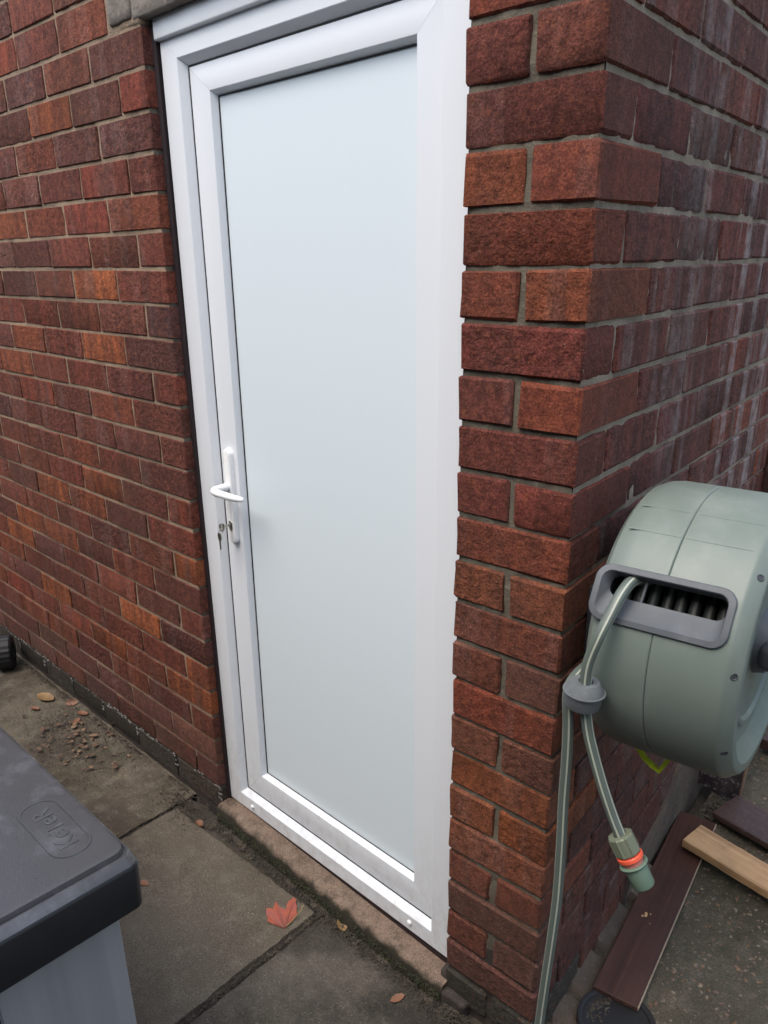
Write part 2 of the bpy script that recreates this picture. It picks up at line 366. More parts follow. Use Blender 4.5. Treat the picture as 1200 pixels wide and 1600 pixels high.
def tube(points, rad, seg=14, stripes=None, sub=6, caps=True, flat=1.0):
    """swept tube through points (Catmull-Rom); rad number or list; returns V, F, material index"""
    P = [Vector(p) for p in points]; pts = []; rr = []
    rl = rad if isinstance(rad, (list, tuple)) else [rad]*len(P)
    for i in range(len(P)-1):
        p0 = P[max(i-1, 0)]; p1 = P[i]; p2 = P[i+1]; p3 = P[min(i+2, len(P)-1)]
        for s in range(sub):
            t = s/sub
            pts.append(.5*((2*p1)+(p2-p0)*t+(2*p0-5*p1+4*p2-p3)*t*t+(3*p1-p0-3*p2+p3)*t**3)); rr.append(rl[i]*(1-t)+rl[i+1]*t)
    pts.append(P[-1]); rr.append(rl[-1])
    V = []; F = []; MI = []
    T = (pts[1]-pts[0]).normalized(); up = Vector((0, 0, 1)) if abs(T.z) < .8 else Vector((1, 0, 0))
    n = T.cross(up).normalized()
    for i, p in enumerate(pts):
        T = (pts[min(i+1, len(pts)-1)]-pts[max(i-1, 0)]).normalized()
        n = (n-T*n.dot(T)).normalized(); bn = T.cross(n)
        for k in range(seg):
            a = 2*math.pi*k/seg; V.append(p+(n*math.cos(a)+bn*math.sin(a)*flat)*rr[i])
    for i in range(len(pts)-1):
        for k in range(seg):
            l = (k+1) % seg; F.append((i*seg+k, i*seg+l, (i+1)*seg+l, (i+1)*seg+k)); MI.append(1 if stripes and k in stripes else 0)
    if caps:
        F.append(tuple(range(seg))[::-1]); MI.append(0); F.append(tuple((len(pts)-1)*seg+k for k in range(seg))); MI.append(0)
    return V, F, MI
def nz(p, s=1.0): return noise.noise(Vector(p)*s)
def fbm(p, s, o=4): return noise.fractal(Vector(p)*s, 1.0, 2.0, o)
def sheet(name, P0, U, Vv, nu, nv, disp, mat, parent=None, dirn=None):
    P0 = Vector(P0); U = Vector(U); Vv = Vector(Vv); d = (U.cross(Vv)).normalized() if dirn is None else Vector(dirn)
    V = []; F = []
    for j in range(nv+1):
        for i in range(nu+1):
            p = P0+U*(i/nu)+Vv*(j/nv); V.append(p+d*disp(p))
    for j in range(nv):
        for i in range(nu):
            a = j*(nu+1)+i; F.append((a, a+1, a+nu+2, a+nu+1))
    return mesh_obj(name, V, F, mat, parent, smooth=True, sharp=60)

# ---------------------------------------------------------------- setting: ground
def stuff(o, label=None):
    o['kind'] = 'stuff'
    if label: o['label'] = label
    return o
g = sheet('ground', (-60, -60, .03), (120, 0, 0), (0, 120, 0), 24, 24, lambda p: 0.0, M_SOIL); g['kind'] = 'structure'
paving = bpy.data.objects.new('paving', None); COL.objects.link(paving); paving['kind'] = 'structure'; paving['label'] = 'grey concrete paving slabs in front of the door'
def slab(x0, x1, y0, y1, z, mat, nu=70, tilt=0.0, amp=.0022):
    bm = bmesh.new(); cx, cy = (x0+x1)/2, (y0+y1)/2
    V = []; F = []; n = nu
    for j in range(n+1):
        for i in range(n+1):
            u = i/n; v = j/n
            x = x0+(x1-x0)*u; y = y0+(y1-y0)*v
            e = min(u, 1-u)*(x1-x0); f = min(v, 1-v)*(y1-y0); m = min(e, f)
            zz = z+amp*fbm((x, y, 1), 9)+.0012*fbm((x, y, 3), 60, 3)+tilt*(x-cx)
            if m < .012: zz -= .006*(1-m/.012)**2*(1.0+.8*nz((x, y, 0), 60))
            wob = .004*nz((x, y, 5), 25)
            if m <= 1e-6: zz -= .03
            if e < .02: x += wob
            if f < .02: y += wob
            V.append((x, y, zz))
    for j in range(n):
        for i in range(n):
            a = j*(n+1)+i; F.append((a, a+1, a+n+2, a+n+1))
    return mesh_obj('paving_slab', V, F, mat, paving, smooth=True, sharp=50)
slab(-.956, -.366, -.603, -.022, .060, M_SLAB, 90)
slab(-.356, .245, -.603, -.022, .058, M_SLABW, 90, tilt=-.003)
jf = sheet('joint_fill', (-1.0, -1.9, .049), (1.9, 0, 0), (0, 1.93, 0), 10, 10, lambda p: 0.0, M_SOIL, paving)
slab(-.955, -.370, -1.195, -.612, .059, M_SLAB, 30)
slab(-.350, .245, -1.195, -.612, .058, M_SLAB, 30)
slab(.265, .860, -.600, -.022, .060, M_SLABW, 30)
slab(.265, .860, -1.195, -.612, .060, M_SLAB, 30)
slab(-.955, -.370, -1.80, -1.207, .059, M_SLAB, 12)
slab(-.350, .245, -1.80, -1.207, .059, M_SLAB, 12)
slab(.265, .860, -1.80, -1.207, .060, M_SLAB, 12)
oc = sheet('concrete_yard', (-4.2, -2.0, .056), (3.235, 0, 0), (0, 2.17, 0), 230, 150, lambda p: .006*fbm(p, 4)+.0040*fbm(p, 26, 4), M_OLDC); oc['kind'] = 'structure'
def rg(p):
    return .006*fbm(p, 5)+.003*fbm(p, 40, 3)+.012*max(0, min(1, (p.y-.2)/.5))
pc = sheet('concrete_path', (.17, -.018, .070), (1.6, 0, 0), (0, 2.9, 0), 180, 280, rg, M_PEBC); pc['kind'] = 'structure'

# unseen wall added behind the camera to block low sky and darken the door
bw = bm_obj('sky_block_wall', box_bm(-5, 3.2, -2.02, -1.90, 0, 2.6), M_WALLGREY); bw['kind'] = 'structure'
# ---------------------------------------------------------------- bricks
BL, BD, BH = .2165, .1035, .0672
rb = random.Random(3)
def brick_mesh(name, Lx, Dy, Hz, mat, bev=.004, jit=.0011, shear=0.0):
    bm = box_bm(-Lx/2, Lx/2, -Dy/2, Dy/2, -Hz/2, Hz/2, bev, 1)
    for v in bm.verts:
        v.co += Vector((rb.uniform(-jit, jit), rb.uniform(-jit, jit), rb.uniform(-jit, jit)))
        v.co.x += shear*v.co.y
    bmesh.ops.recalc_face_normals(bm, faces=bm.faces)
    me = bpy.data.meshes.new(name); bm.to_mesh(me); bm.free(); me.materials.append(mat)
    me.polygons.foreach_set('use_smooth', [True]*len(me.polygons))
    me.set_sharp_from_angle(angle=R(32))
    return me
def variants(L_, D_, mat, bev=.004, jit=.0011, n=5, shear=0.0):
    return [brick_mesh('brick', L_, D_, BH, mat, bev, jit, shear) for _ in range(n)]
LEFT = {m: variants(BL, BD, m, .0020, .0010) for m in (M_BRICK, M_BRICKLOW, M_BRICKFOOT)}
def put(mesh, parent, x, y, z, yaw, sx=1.0, jy=.0012):
    o = bpy.data.objects.new('brick', mesh); COL.objects.link(o); o.parent = parent
    o.location = (x, y, z+rb.uniform(-.0008, .0008)); o.rotation_euler = (rb.uniform(-.004, .004), rb.uniform(-.004, .004), yaw+rb.uniform(-.004, .004))
    o.scale = (sx*(1+rb.uniform(-.006, .004)), 1, 1+rb.uniform(-.02, .02))
    return o
# left wall
lw = thing('brick_wall', 'red brick wall with sandy mortar to the left of the white door', 'wall', Matrix.Translation(LC) @ Matrix.Rotation(LYAW, 4, 'Z'))
for k in range(0, 32):
    zc = .0375+.075*k
    header_row = (k % 2 == 1)          # k = course index from z=0; course at .075-.15 is k=1
    # bottom dark course k=1 ; row 0.15-0.225 (k=2) starts with a header in the photograph
    header_row = (k % 2 == 0)
    if k == 0: continue
    mat = M_BRICKFOOT if k == 1 else (M_BRICKLOW if k <= 3 else M_BRICK)
    ms = LEFT[mat]
    xmax = 0.0; wlim = 2.0 if k < 12 else 1.55
    if k < 5: wlim = 2.3
    over = k >= 26                     # above the opening
    if header_row and not (k == 26):
        put(rb.choice(ms), lw, -BD/2, BL/2+rb.uniform(-.001, .001), zc, math.pi/2)
        x = -.1125
    elif k == 26 or k == 27:
        x = -.130
    else: x = 0.0
    if k == 26: x = -.130
    if k == 27: x = -.130
    while x > -wlim:
        put(rb.choice(ms), lw, x-BL/2, BD/2+rb.uniform(-.0014, .0010), zc, 0 if rb.random() < .5 else math.pi)
        x -= .225
def rowmask(z): return abs(((z/.075) % 1.0)-.0)
def mort_disp(amp, top=.0009): return lambda p: min(top, amp*(fbm(p, 26, 4)+.25*nz(p, 140)))
def lmort(name, x0, x1, z0, z1, rec, mat, nx, nzv):
    f = sheet(name, (x0, rec, z0), (x1-x0, 0, 0), (0, 0, z1-z0), nx, nzv, mort_disp(.0018, .0009), mat, lw, (0, -1, 0)); return f
lmort('mortar', -2.3, -.0025, .20, 2.40, .0030, M_MORT, 300, 290)
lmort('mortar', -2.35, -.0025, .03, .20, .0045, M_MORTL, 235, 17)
# reveal side of the opening (faces the door) and core of the wall
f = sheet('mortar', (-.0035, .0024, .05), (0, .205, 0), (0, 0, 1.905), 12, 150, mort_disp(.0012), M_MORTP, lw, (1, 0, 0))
bm_obj('wall_core', box_bm(-2.6, -.012, .012, .210, .0, 2.41), M_MORTL, lw)
# white salts on the lowest joint
V = []; F = []
re_ = random.Random(5)
for i in range(300):
    u = -re_.random()**1.3*1.5; q = nz((u*3.1, 0, 0), 1.0)
    if q < -.02 and re_.random() < .75: continue
    z = .150+re_.uniform(-.007, .008)
    if re_.random() < .2:
        kk = round((u+.22)/.225); u = -.22+kk*.225+.0-.005+re_.uniform(-.005, .005); z = re_.uniform(.11, .15)
    s = re_.uniform(.0010, .0052); b0 = len(V); y = -.0008-re_.random()*.001
    for a in range(5):
        t = a*1.257+re_.random()*.5; V.append((u+s*1.5*math.cos(t), y+.0015, z+s*math.sin(t)))
    V.append((u, y-.0012, z))
    for a in range(5): F.append((b0+a, b0+(a+1) % 5, b0+5))
o = mesh_obj('salt_deposit', V, F, M_EFFL, lw); stuff(o)

# return wall with pier
rw = thing('brick_wall', 'rustic red brick corner pier and return wall right of the white door', 'wall', Matrix.Identity(4))
SH = math.tan(-SYAW)
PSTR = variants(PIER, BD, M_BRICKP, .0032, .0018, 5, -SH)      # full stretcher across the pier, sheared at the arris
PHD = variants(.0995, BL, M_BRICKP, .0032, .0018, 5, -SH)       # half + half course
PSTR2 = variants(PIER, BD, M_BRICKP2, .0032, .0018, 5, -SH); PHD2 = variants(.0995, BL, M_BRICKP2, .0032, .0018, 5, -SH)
PSTRL = variants(PIER, BD, M_BRICKLOW, .0050, .0018, 3, -SH); PHDL = variants(.0975, BL, M_BRICKLOW, .0050, .0018, 3, -SH)
PHDF = variants(.0975, BL, M_BRICKFOOT, .006, .0022, 3, -SH)
SIDE = variants(BL, BD, M_BRICKS, .0035, .0012, 6); SIDEL = variants(BL, BD, M_BRICKSLOW, .003, .0012, 5)
for k in range(1, 33):
    zc = .0375+.075*k
    full = (k % 2 == 0)     # course .15-.225 (k=2) is a full stretcher
    low = k <= 5
    foot = k == 1
    if full:
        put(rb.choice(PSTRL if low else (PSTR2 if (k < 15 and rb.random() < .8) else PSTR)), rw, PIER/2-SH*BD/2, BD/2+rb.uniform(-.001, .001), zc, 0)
        b = .1125
    else:
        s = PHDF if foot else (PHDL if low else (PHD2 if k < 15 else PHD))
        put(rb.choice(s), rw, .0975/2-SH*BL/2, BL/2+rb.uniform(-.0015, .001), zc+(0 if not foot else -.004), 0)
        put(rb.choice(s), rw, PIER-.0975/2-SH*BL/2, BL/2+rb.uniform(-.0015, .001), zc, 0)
        b = .225
    lowside = k <= 11
    while b < (1.75 if k < 24 else 1.2):
        p = WR(-BD/2+rb.uniform(-.0012, .0010), b+BL/2, zc)
        lows = k <= 9+2*math.sin(b*3)
        put(rb.choice(SIDEL if lows else SIDE), rw, p.x, p.y, p.z, math.pi/2+SYAW*-1*-1 if False else math.pi/2-SYAW*-1*-1, 1.0)
        b += .225
def rmort(name, P0, U, z0, z1, nx, nzv, rec, out, mat, amp=.0030):
    out = Vector(out)
    return sheet(name, Vector(P0)-out*rec+Vector((0, 0, z0)), U, (0, 0, z1-z0), nx, nzv, mort_disp(amp, .0032), mat, rw, out)
rmort('mortar', (.004, 0, 0), (PIER-.009, 0, 0), .26, 2.42, 34, 340, .0056, (0, -1, 0), M_MORTP)
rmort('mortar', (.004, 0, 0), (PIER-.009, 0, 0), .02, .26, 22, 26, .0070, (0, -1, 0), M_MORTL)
rmort('mortar', PS+DS*.005, DS*1.90, .82, 2.42, 200, 210, .0041, NS, M_MORTS)
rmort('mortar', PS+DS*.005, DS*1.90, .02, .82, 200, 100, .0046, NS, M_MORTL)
rmort('mortar', (0, .004, 0), (0, .200, 0), .05, 2.0, 14, 150, .0050, (-1, 0, 0), M_MORTP)
V = []
cr = [(.007, .009), (PIER-.0085, .009), tuple((WR(-.0085, 1.93, 0))[:2]), tuple((WR(-.10, 1.93, 0))[:2]), (.110, .215), (.007, .215)]
for z in (.0, 2.43):
    for c in cr: V.append((c[0], c[1], z))
n = len(cr)
mesh_obj('wall_core', V, [tuple(range(n))[::-1], tuple(range(n, 2*n))]+[(i, (i+1) % n, n+(i+1) % n, n+i) for i in range(n)], M_MORTL, rw)
# cement render patch low on the return wall
def lumpy_prism(name, outline, thick, mat, parent, to_world, out, amp=.003, res=.02):
    bm = bmesh.new(); vs = [bm.verts.new((p[0], p[1], 0)) for p in outline]; f = bm.faces.new(vs)
    r = bmesh.ops.extrude_face_region(bm, geom=[f])
    for v in [q for q in r['geom'] if isinstance(q, bmesh.types.BMVert)]: v.co.z += thick
    bmesh.ops.triangulate(bm, faces=bm.faces)
    for _ in range(5):
        es = [e for e in bm.edges if e.calc_length() > res*1.4]
        if not es: break
        bmesh.ops.subdivide_edges(bm, edges=es, cuts=1)
        bmesh.ops.triangulate(bm, faces=[f for f in bm.faces if len(f.verts) > 3])
    for v in bm.verts:
        c = v.co.copy(); w_ = to_world(c.x, c.y, c.z); v.co = w_+Vector(out)*(amp*fbm(w_, 18, 4) if c.z > thick*.5 else 0)+Vector((nz(w_, 40), nz(w_+Vector((3, 1, 2)), 40), nz(w_+Vector((7, 7, 1)), 40)))*amp*.7
    return bm_obj(name, bm, mat, parent, smooth=True, sharp=50)
lumpy_prism('render_patch', [(.46, .05), (.475, .12), (.49, .19), (.57, .185), (.66, .20), (.74, .245), (.80, .30), (.95, .325), (1.2, .32), (1.5, .34), (1.9, .33), (1.9, .05)], .010, M_RENDER, rw,
            lambda a, b, c: WR(-.002+c, a, b), NS, .004, .03)
# rough concrete haunch at the foot of the return wall
for (b0, b1, wd, zt) in ((-.035, .085, .052, .088), (.088, .165, .060, .085), (.168, .300, .052, .093), (.304, .470, .048, .096), (.474, .62, .045, .112)):
    n1 = 10; n2 = 8; V = []; F = []
    for i in range(n1+1):
        for j in range(n2+1):
            b = b0+(b1-b0)*i/n1; u = j/n2; a = -.004+wd*u
            h = zt*(1-.20*u) if u < .8 else zt*.84-(u-.8)/.2*(zt*.84-.045)
            e = min(i, n1-i)
            if e == 0: h = min(h, .062)
            p = WR(a, b, h); p += Vector((nz(p, 30), nz(p+Vector((5, 5, 5)), 30), nz(p+Vector((9, 1, 4)), 45)))*.007
            V.append(p)
    for i in range(n1):
        for j in range(n2):
            q = i*(n2+1)+j; F.append((q, q+1, q+n2+2, q+n2+1))
    mesh_obj('concrete_haunch', V, F, M_RENDER, rw, smooth=True, sharp=60)

# lintel
lt = thing('lintel', 'old grey concrete lintel above the door with a cracked left end', 'lintel', Matrix.Translation(LC) @ Matrix.Rotation(DYAW, 4, 'Z'))
def lump_box(x0, x1, y0, y1, z0, z1, cell, amp, bev=.004):
    bm = box_bm(x0, x1, y0, y1, z0, z1, bev, 1)
    for _ in range(6):
        es = [e for e in bm.edges if e.calc_length() > cell*1.5]
        if not es: break
        bmesh.ops.subdivide_edges(bm, edges=es, cuts=1, use_grid_fill=True)
    for v in bm.verts:
        c = v.co.copy(); v.co += Vector((nz(c, 28), nz(c+Vector((3, 3, 3)), 28), nz(c+Vector((8, 2, 6)), 28)))*amp+Vector((nz(c, 110), nz(c+Vector((3, 3, 3)), 110), nz(c+Vector((8, 2, 6)), 110)))*amp*.4
    return bm
bm_obj('lintel_end', lump_box(-.118, -.030, -.004, .10, 1.962, 2.098, .012, .003), M_LINTEL, lt, True, 50)
bm_obj('lintel_beam', lump_box(-.026, .836, -.002, .10, 1.957, 2.10, .02, .0022), M_LINTEL, lt, True, 50)
bm_obj('mortar', lump_box(-.122, .0, .001, .09, 1.948, 1.968, .008, .002), M_MORT, lt, True, 50)
# brickwork over the lintel
for k in (28, 29, 30, 31):
    zc = .0375+.075*k; x = 0.005 if k % 2 else -.105
    while x < .80:
        x1 = min(x+BL, .824)
        if x1-x > .05:
            p = DD*((x+x1)/2)+LC-ND*(BD/2)
            o = put(rb.choice(LEFT[M_BRICK]), rw, p.x, p.y, zc, DYAW, (x1-x)/BL)
        x += BL+.01
o = mesh_obj('mortar', [LC-ND*.004+Vector((0, 0, 2.1)), -ND*.004+Vector((0, 0, 2.1)), -ND*.004+Vector((0, 0, 2.41)), LC-ND*.004+Vector((0, 0, 2.41))], [(0, 1, 2, 3)], M_MORT, rw)

# ---------------------------------------------------------------- door step
st = thing('door_step', 'low buff concrete step with a mossy front edge under the door', 'step', Matrix.Translation(LC) @ Matrix.Rotation(DYAW, 4, 'Z'))
V = []; F = []; nx = 170
prof = [(.24, .104), (.12, .104), (.060, .1045), (.03, .1045), (.012, .1045), (.0, .1045), (-.008, .103), (-.013, .098), (-.016, .090), (-.017, .080), (-.018, .070), (-.020, .060), (-.020, .035)]
for i in range(nx+1):
    s = .004+.828*i/nx
    for (y, z) in prof:
        p = Vector((s, y, z)); amp = .0030 if y < .02 else .0008
        bow = -.004*math.sin(s*3.3)
        V.append((s, y+bow+(amp*1.5*fbm(p, 30, 4) if y < .03 else 0), z+amp*fbm(p+Vector((4, 4, 4)), 45, 4)))
for i in range(nx):
    for j in range(len(prof)-1):
        a = i*len(prof)+j; F.append((a, a+1, a+len(prof)+1, a+len(prof)))
npf = len(prof); F.append(tuple(range(npf))); F.append(tuple(nx*npf+k for k in range(npf))[::-1])
mesh_obj('step_slab', V, F, M_SILLM, st, True, sharp=70)

bm_obj('mortar', lump_box(-.018, .012, .004, .06, .03, .120, .008, .004), M_MORTL, rw, True, 50)
bm_obj('mortar', lump_box(-.006, .060, -.017, .012, .03, .090, .008, .004), M_MORTL, rw, True, 50)
# ---------------------------------------------------------------- door
MD = Matrix.Translation(LC) @ Matrix.Rotation(DYAW, 4, 'Z')
dr = thing('door', 'white plastic door with a plain full height panel in a white frame', 'door', MD)
def warp(s, z):
    u = (s-.07)/.69; v = (z-.16)/1.72
    TL, TR, BLc, BR = (.003, .003), (.001, .001), (-.012, -.009), (.001, .006)
    f = [(TL[i]*(1-u)+TR[i]*u)*v+(BLc[i]*(1-u)+BR[i]*u)*(1-v) for i in (0, 1)]
    return s+f[0], z+f[1]
def DP(s, z, rec):
    a, b = warp(s, z); return Vector((a, rec, b))
def ring_member(name, side, rects, mat, parent, gap=.00025):
    """rects: (s0,s1,z0,z1,rec) from back outer round to back inner, one side of a mitred frame"""
    A = []; B = []
    for (s0, s1, z0, z1, rec) in rects:
        c = {'L': ((s0, z0), (s0, z1)), 'R': ((s1, z1), (s1, z0)), 'T': ((s0, z1), (s1, z1)), 'B': ((s1, z0), (s0, z0))}[side]
        d = {'L': (0, 1), 'R': (0, -1), 'T': (1, 0), 'B': (-1, 0)}[side]
        A.append(DP(c[0][0]+d[0]*gap, c[0][1]+d[1]*gap, rec)); B.append(DP(c[1][0]-d[0]*gap, c[1][1]-d[1]*gap, rec))
    n = len(rects); V = A+B
    F = [(i, (i+1) % n, n+(i+1) % n, n+i) for i in range(n)]+[tuple(range(n))[::-1], tuple(range(n, 2*n))]
    bm = bmesh.new(); vs = [bm.verts.new(v) for v in V]
    for f in F: bm.faces.new([vs[i] for i in f])
    return bm_obj(name, bm, mat, parent, smooth=True, sharp=22)
FR = [(.012, .824, .118, 1.935, .095), (.012, .824, .118, 1.935, .0325), (.0128, .823, .1188, 1.934, .0308), (.0145, .8215, .1205, 1.933, .030),
      (.0690, .7610, .1590, 1.881, .030), (.0702, .7598, .1602, 1.8798, .0306), (.0815, .7485, .1715, 1.8685, .0445), (.0822, .7478, .1722, 1.8678, .0455), (.0822, .7478, .1722, 1.8678, .095)]
for s_, nm in (('L', 'frame_jamb'), ('R', 'frame_jamb'), ('T', 'frame_head'), ('B', 'frame_bottom_rail')): ring_member(nm, s_, FR, M_UPVC, dr)
LF = [(.0878, .7510, .1775, 1.8640, .090), (.0878, .7510, .1775, 1.8640, .0465), (.0884, .7504, .1781, 1.8634, .0453), (.0896, .7492, .1793, 1.8622, .045),
      (.1515, .6975, .2435, 1.8180, .045), (.1525, .6965, .2445, 1.8170, .0454), (.1590, .6900, .2510, 1.8095, .0585), (.1595, .6895, .2515, 1.8090, .0600), (.1595, .6895, .2515, 1.8090, .080)]
for s_, nm in (('L', 'leaf_stile'), ('R', 'leaf_stile'), ('T', 'leaf_rail'), ('B', 'leaf_rail')): ring_member(nm, s_, LF, M_UPVC, dr)
def ring_strip(name, out, inn, r0, r1, mat, parent):
    V = []; F = []
    for (s, z) in ((out[0], out[2]), (out[1], out[2]), (out[1], out[3]), (out[0], out[3])): V += [DP(s, z, r0), DP(s, z, r1)]
    for (s, z) in ((inn[0], inn[2]), (inn[1], inn[2]), (inn[1], inn[3]), (inn[0], inn[3])): V += [DP(s, z, r0), DP(s, z, r1)]
    for i in range(4):
        j = (i+1) % 4
        F += [(2*i, 2*j, 8+2*j, 8+2*i), (2*i+1, 2*j+1, 8+2*j+1, 8+2*i+1), (8+2*i, 8+2*j, 9+2*j, 9+2*i), (2*i, 2*j, 2*j+1, 2*i+1)]
    return mesh_obj(name, V, F, mat, parent)
ring_strip('gasket', (.0826, .7474, .1726, 1.8674), (.0874, .7514, .1771, 1.8644), .0462, .075, M_BLACK, dr)
ring_strip('gasket', (.1597, .6893, .2517, 1.8088), (.1618, .6880, .2528, 1.8066), .0585, .070, M_BLACK, dr)
bm = box_bm(.1612, .6886, .0605, .078, .2524, 1.8072)
for v in bm.verts: v.co = DP(v.co.x, v.co.z, v.co.y)
bm_obj('infill_panel', bm, M_PANEL, dr)
bm = box_bm(.0085, .826, .019, .095, 1.916, 1.9545, .004, 3)
for v in bm.verts: v.co = DP(v.co.x, v.co.z, v.co.y)
bm_obj('head_trim', bm, M_UPVC, dr, True, 30)
bm = bmesh.new(); vs = [bm.verts.new(v) for v in ((.0005, .022, .104), (.0085, .026, .104), (.0085, .026, 1.955), (.0005, .022, 1.955), (-.004, .09, .104), (.0115, .09, .104), (.0115, .09, 1.955), (-.004, .09, 1.955))]
for f in ((0, 1, 2, 3), (4, 5, 6, 7), (0, 1, 5, 4), (2, 3, 7, 6), (1, 2, 6, 5), (0, 3, 7, 4)): bm.faces.new([vs[i] for i in f])
bm_obj('frame_sealant', bm, M_SEAL, dr)
bm_obj('frame_sealant', box_bm(.0, .826, .0335, .095, .103, .1165), M_SEAL, dr)
# handle: back plate, lever, lock barrel
HS = .1235
def capsule_plate(cx, w_, z0, z1, r0, r1, bev, seg=16):
    bm = bmesh.new(); r = w_/2; pts = []
    for i in range(seg+1): a = math.pi*i/seg; pts.append((cx+r*math.cos(a), z1-r+r*math.sin(a)))
    for i in range(seg+1): a = math.pi+math.pi*i/seg; pts.append((cx+r*math.cos(a), z0+r+r*math.sin(a)))
    rings = []
    for ins, rec in ((0, r0), (0, r1+bev), (bev*.35, r1+bev*.3), (bev, r1)):
        rings.append([bm.verts.new((cx+(x-cx)*(1-ins/r), rec, (z0+z1)/2+(z-(z0+z1)/2)*(1-ins/((z1-z0)/2)))) for x, z in pts])
    n = len(pts)
    for a, b in zip(rings, rings[1:]):
        for i in range(n): bm.faces.new((a[i], a[(i+1) % n], b[(i+1) % n], b[i]))
    bm.faces.new(rings[-1]); return bm
bm = capsule_plate(HS, .028, .893, 1.120, .0455, .0325, .004)
for v in bm.verts: v.co = DP(v.co.x, v.co.z, v.co.y)
plate = bm_obj('handle_plate', bm, M_HANDLE, dr, True, 40)
V, F, MI = tube([DP(HS, 1.032, .036), DP(HS, 1.032, .018), DP(HS+.001, 1.032, .004), DP(HS+.005, 1.032, -.007), DP(HS+.018, 1.031, -.013), DP(HS+.047, 1.030, -.012), DP(HS+.080, 1.029, -.008), DP(HS+.104, 1.029, -.004), DP(HS+.110, 1.029, -.002)],
                [.0100, .0088, .0082, .0086, .0088, .0084, .0078, .0062, .0030], 16, sub=6)
mesh_obj('lever', V, F, M_HANDLE, plate, True, sharp=60)
bm = capsule_plate(HS, .0135, .925, .950, .034, .0312, .0008, 12)
for v in bm.verts: v.co = DP(v.co.x, v.co.z, v.co.y)
bm_obj('lock_barrel', bm, M_METAL, plate, True, 40)
for (s, z) in ((.1225, .1385), (.698, .1420)):
    V, F = lathe([(0, .0001), (0, .0058), (.002, .0058), (.0035, .0050), (.0042, .0030), (.0045, .0001)], 16, False)
    p = DP(s, z, .030)
    mesh_obj('screw_cap', [p+Vector((v[1], -v[0]*1.3, v[2])) for v in V], F, M_HANDLE, dr, True)
# keys left in the lock
MK = MD @ Matrix.Translation(DP(HS, .940, .031)) @ Matrix.Diagonal((1, .72, .85, 1))
ky = thing('key_bunch', 'two small nickel keys on a ring left in the door lock', 'keys', MK)
bm = box_bm(-.0009, .0009, -.028, .002, -.0045, .0045, .0004, 1); box_bm(-.001, .001, -.040, -.026, -.011, .011, .004, 2, bm=bm)
bm_obj('inserted_key', bm, M_METAL, ky, True)
V, F, MI = tube([Vector((.0, -.036+.009*math.cos(a), -.011+.009*math.sin(a))) + Vector((.004*math.sin(a), 0, 0)) for a in [2*math.pi*i/14 for i in range(15)]], .0009, 8, sub=3)
mesh_obj('split_ring', V, F, M_METAL, ky, True)
bm = bmesh.new()
pts = [(-.008, -.018), (-.011, -.026), (-.010, -.034), (-.0045, -.040), (-.004, -.062), (-.002, -.066), (.002, -.066), (.004, -.062), (.004, -.056), (.003, -.053), (.0042, -.050), (.0045, -.040), (.010, -.034), (.011, -.026), (.008, -.018)]
vs = [bm.verts.new((x*.75-.004, -.041, z+.001)) for x, z in pts]; f_ = bm.faces.new(vs); r_ = bmesh.ops.extrude_face_region(bm, geom=[f_])
for v in [q for q in r_['geom'] if isinstance(q, bmesh.types.BMVert)]: v.co.y += .002
bm_obj('hanging_key', bm, M_METAL, ky)

# ---------------------------------------------------------------- hose reel
MR = Matrix.Translation(PS) @ Matrix.Rotation(math.atan2(NS.y, NS.x), 4, 'Z')
CB, CZ, RR = .118, .995, .207
rl = thing('hose_reel', 'sage green drum shaped garden hose reel mounted on the return wall', 'hose reel', MR)
def shell_half(a_prof, name):
    V, F = lathe(a_prof, 128)
    V = [(x, CB+y, CZ+z) for x, y, z in V]
    o = mesh_obj(name, V, F, M_GREEN, rl)
    me = o.data; bm = bmesh.new(); bm.from_mesh(me); bmesh.ops.recalc_face_normals(bm, faces=bm.faces); bm.to_mesh(me); bm.free()
    return o
T = .004
left_prof = [(.062, .030), (.062, .165), (.066, .184), (.075, .197), (.090, .2045), (.105, .207), (.1570, .207), (.1585, .2058), (.1585, RR-T), (.100, RR-T), (.080, .195), (.072, .180), (.068, .165), (.068, .030)]
right_prof = [(.1592, RR-T), (.1592, .2058), (.1607, .207), (.251, .207), (.2535, .2065), (.2560, .2052), (.2695, .1945), (.2710, .192), (.2715, .1890), (.2715, .1790), (.2700, .1765), (.2540, .1560), (.2525, .152), (.2525, .052), (.2480, .050), (.2480, .170), (.2500, .184), (.2450, RR-T)]
sl = shell_half(left_prof, 'housing_half'); sr = shell_half(right_prof, 'housing_half')
# window cut out of both halves
def slot_pts(a0, a1, p0, p1, rad, seg=8):
    """rounded rectangle in (axial, arc length) coordinates"""
    u0, u1 = R(p0)*RR, R(p1)*RR; out = []
    for cx, cy, s0 in ((a1-rad, u1-rad, 0), (a0+rad, u1-rad, 90), (a0+rad, u0+rad, 180), (a1-rad, u0+rad, 270)):
        for i in range(seg+1):
            t = R(s0+90*i/seg); out.append((cx+rad*math.cos(t), cy+rad*math.sin(t)))
    return out
def cylp(a, u, r): t = u/RR; return Vector((a, CB-r*math.cos(t), CZ+r*math.sin(t)))
A0, A1, P0_, P1_ = .067, .249, 17.0, 38.6
cut_o = slot_pts(A0+.006, A1-.006, P0_+1.5, P1_-1.5, .016)
bm = bmesh.new(); n = len(cut_o)
r1 = [bm.verts.new(cylp(a, u, RR-.03)) for a, u in cut_o]; r2 = [bm.verts.new(cylp(a, u, RR+.03)) for a, u in cut_o]
for i in range(n): bm.faces.new((r1[i], r1[(i+1) % n], r2[(i+1) % n], r2[i]))
bm.faces.new(r1); bm.faces.new(r2)
cutter = bm_obj('cutter', bm, M_GREEN)
cutter.parent = rl
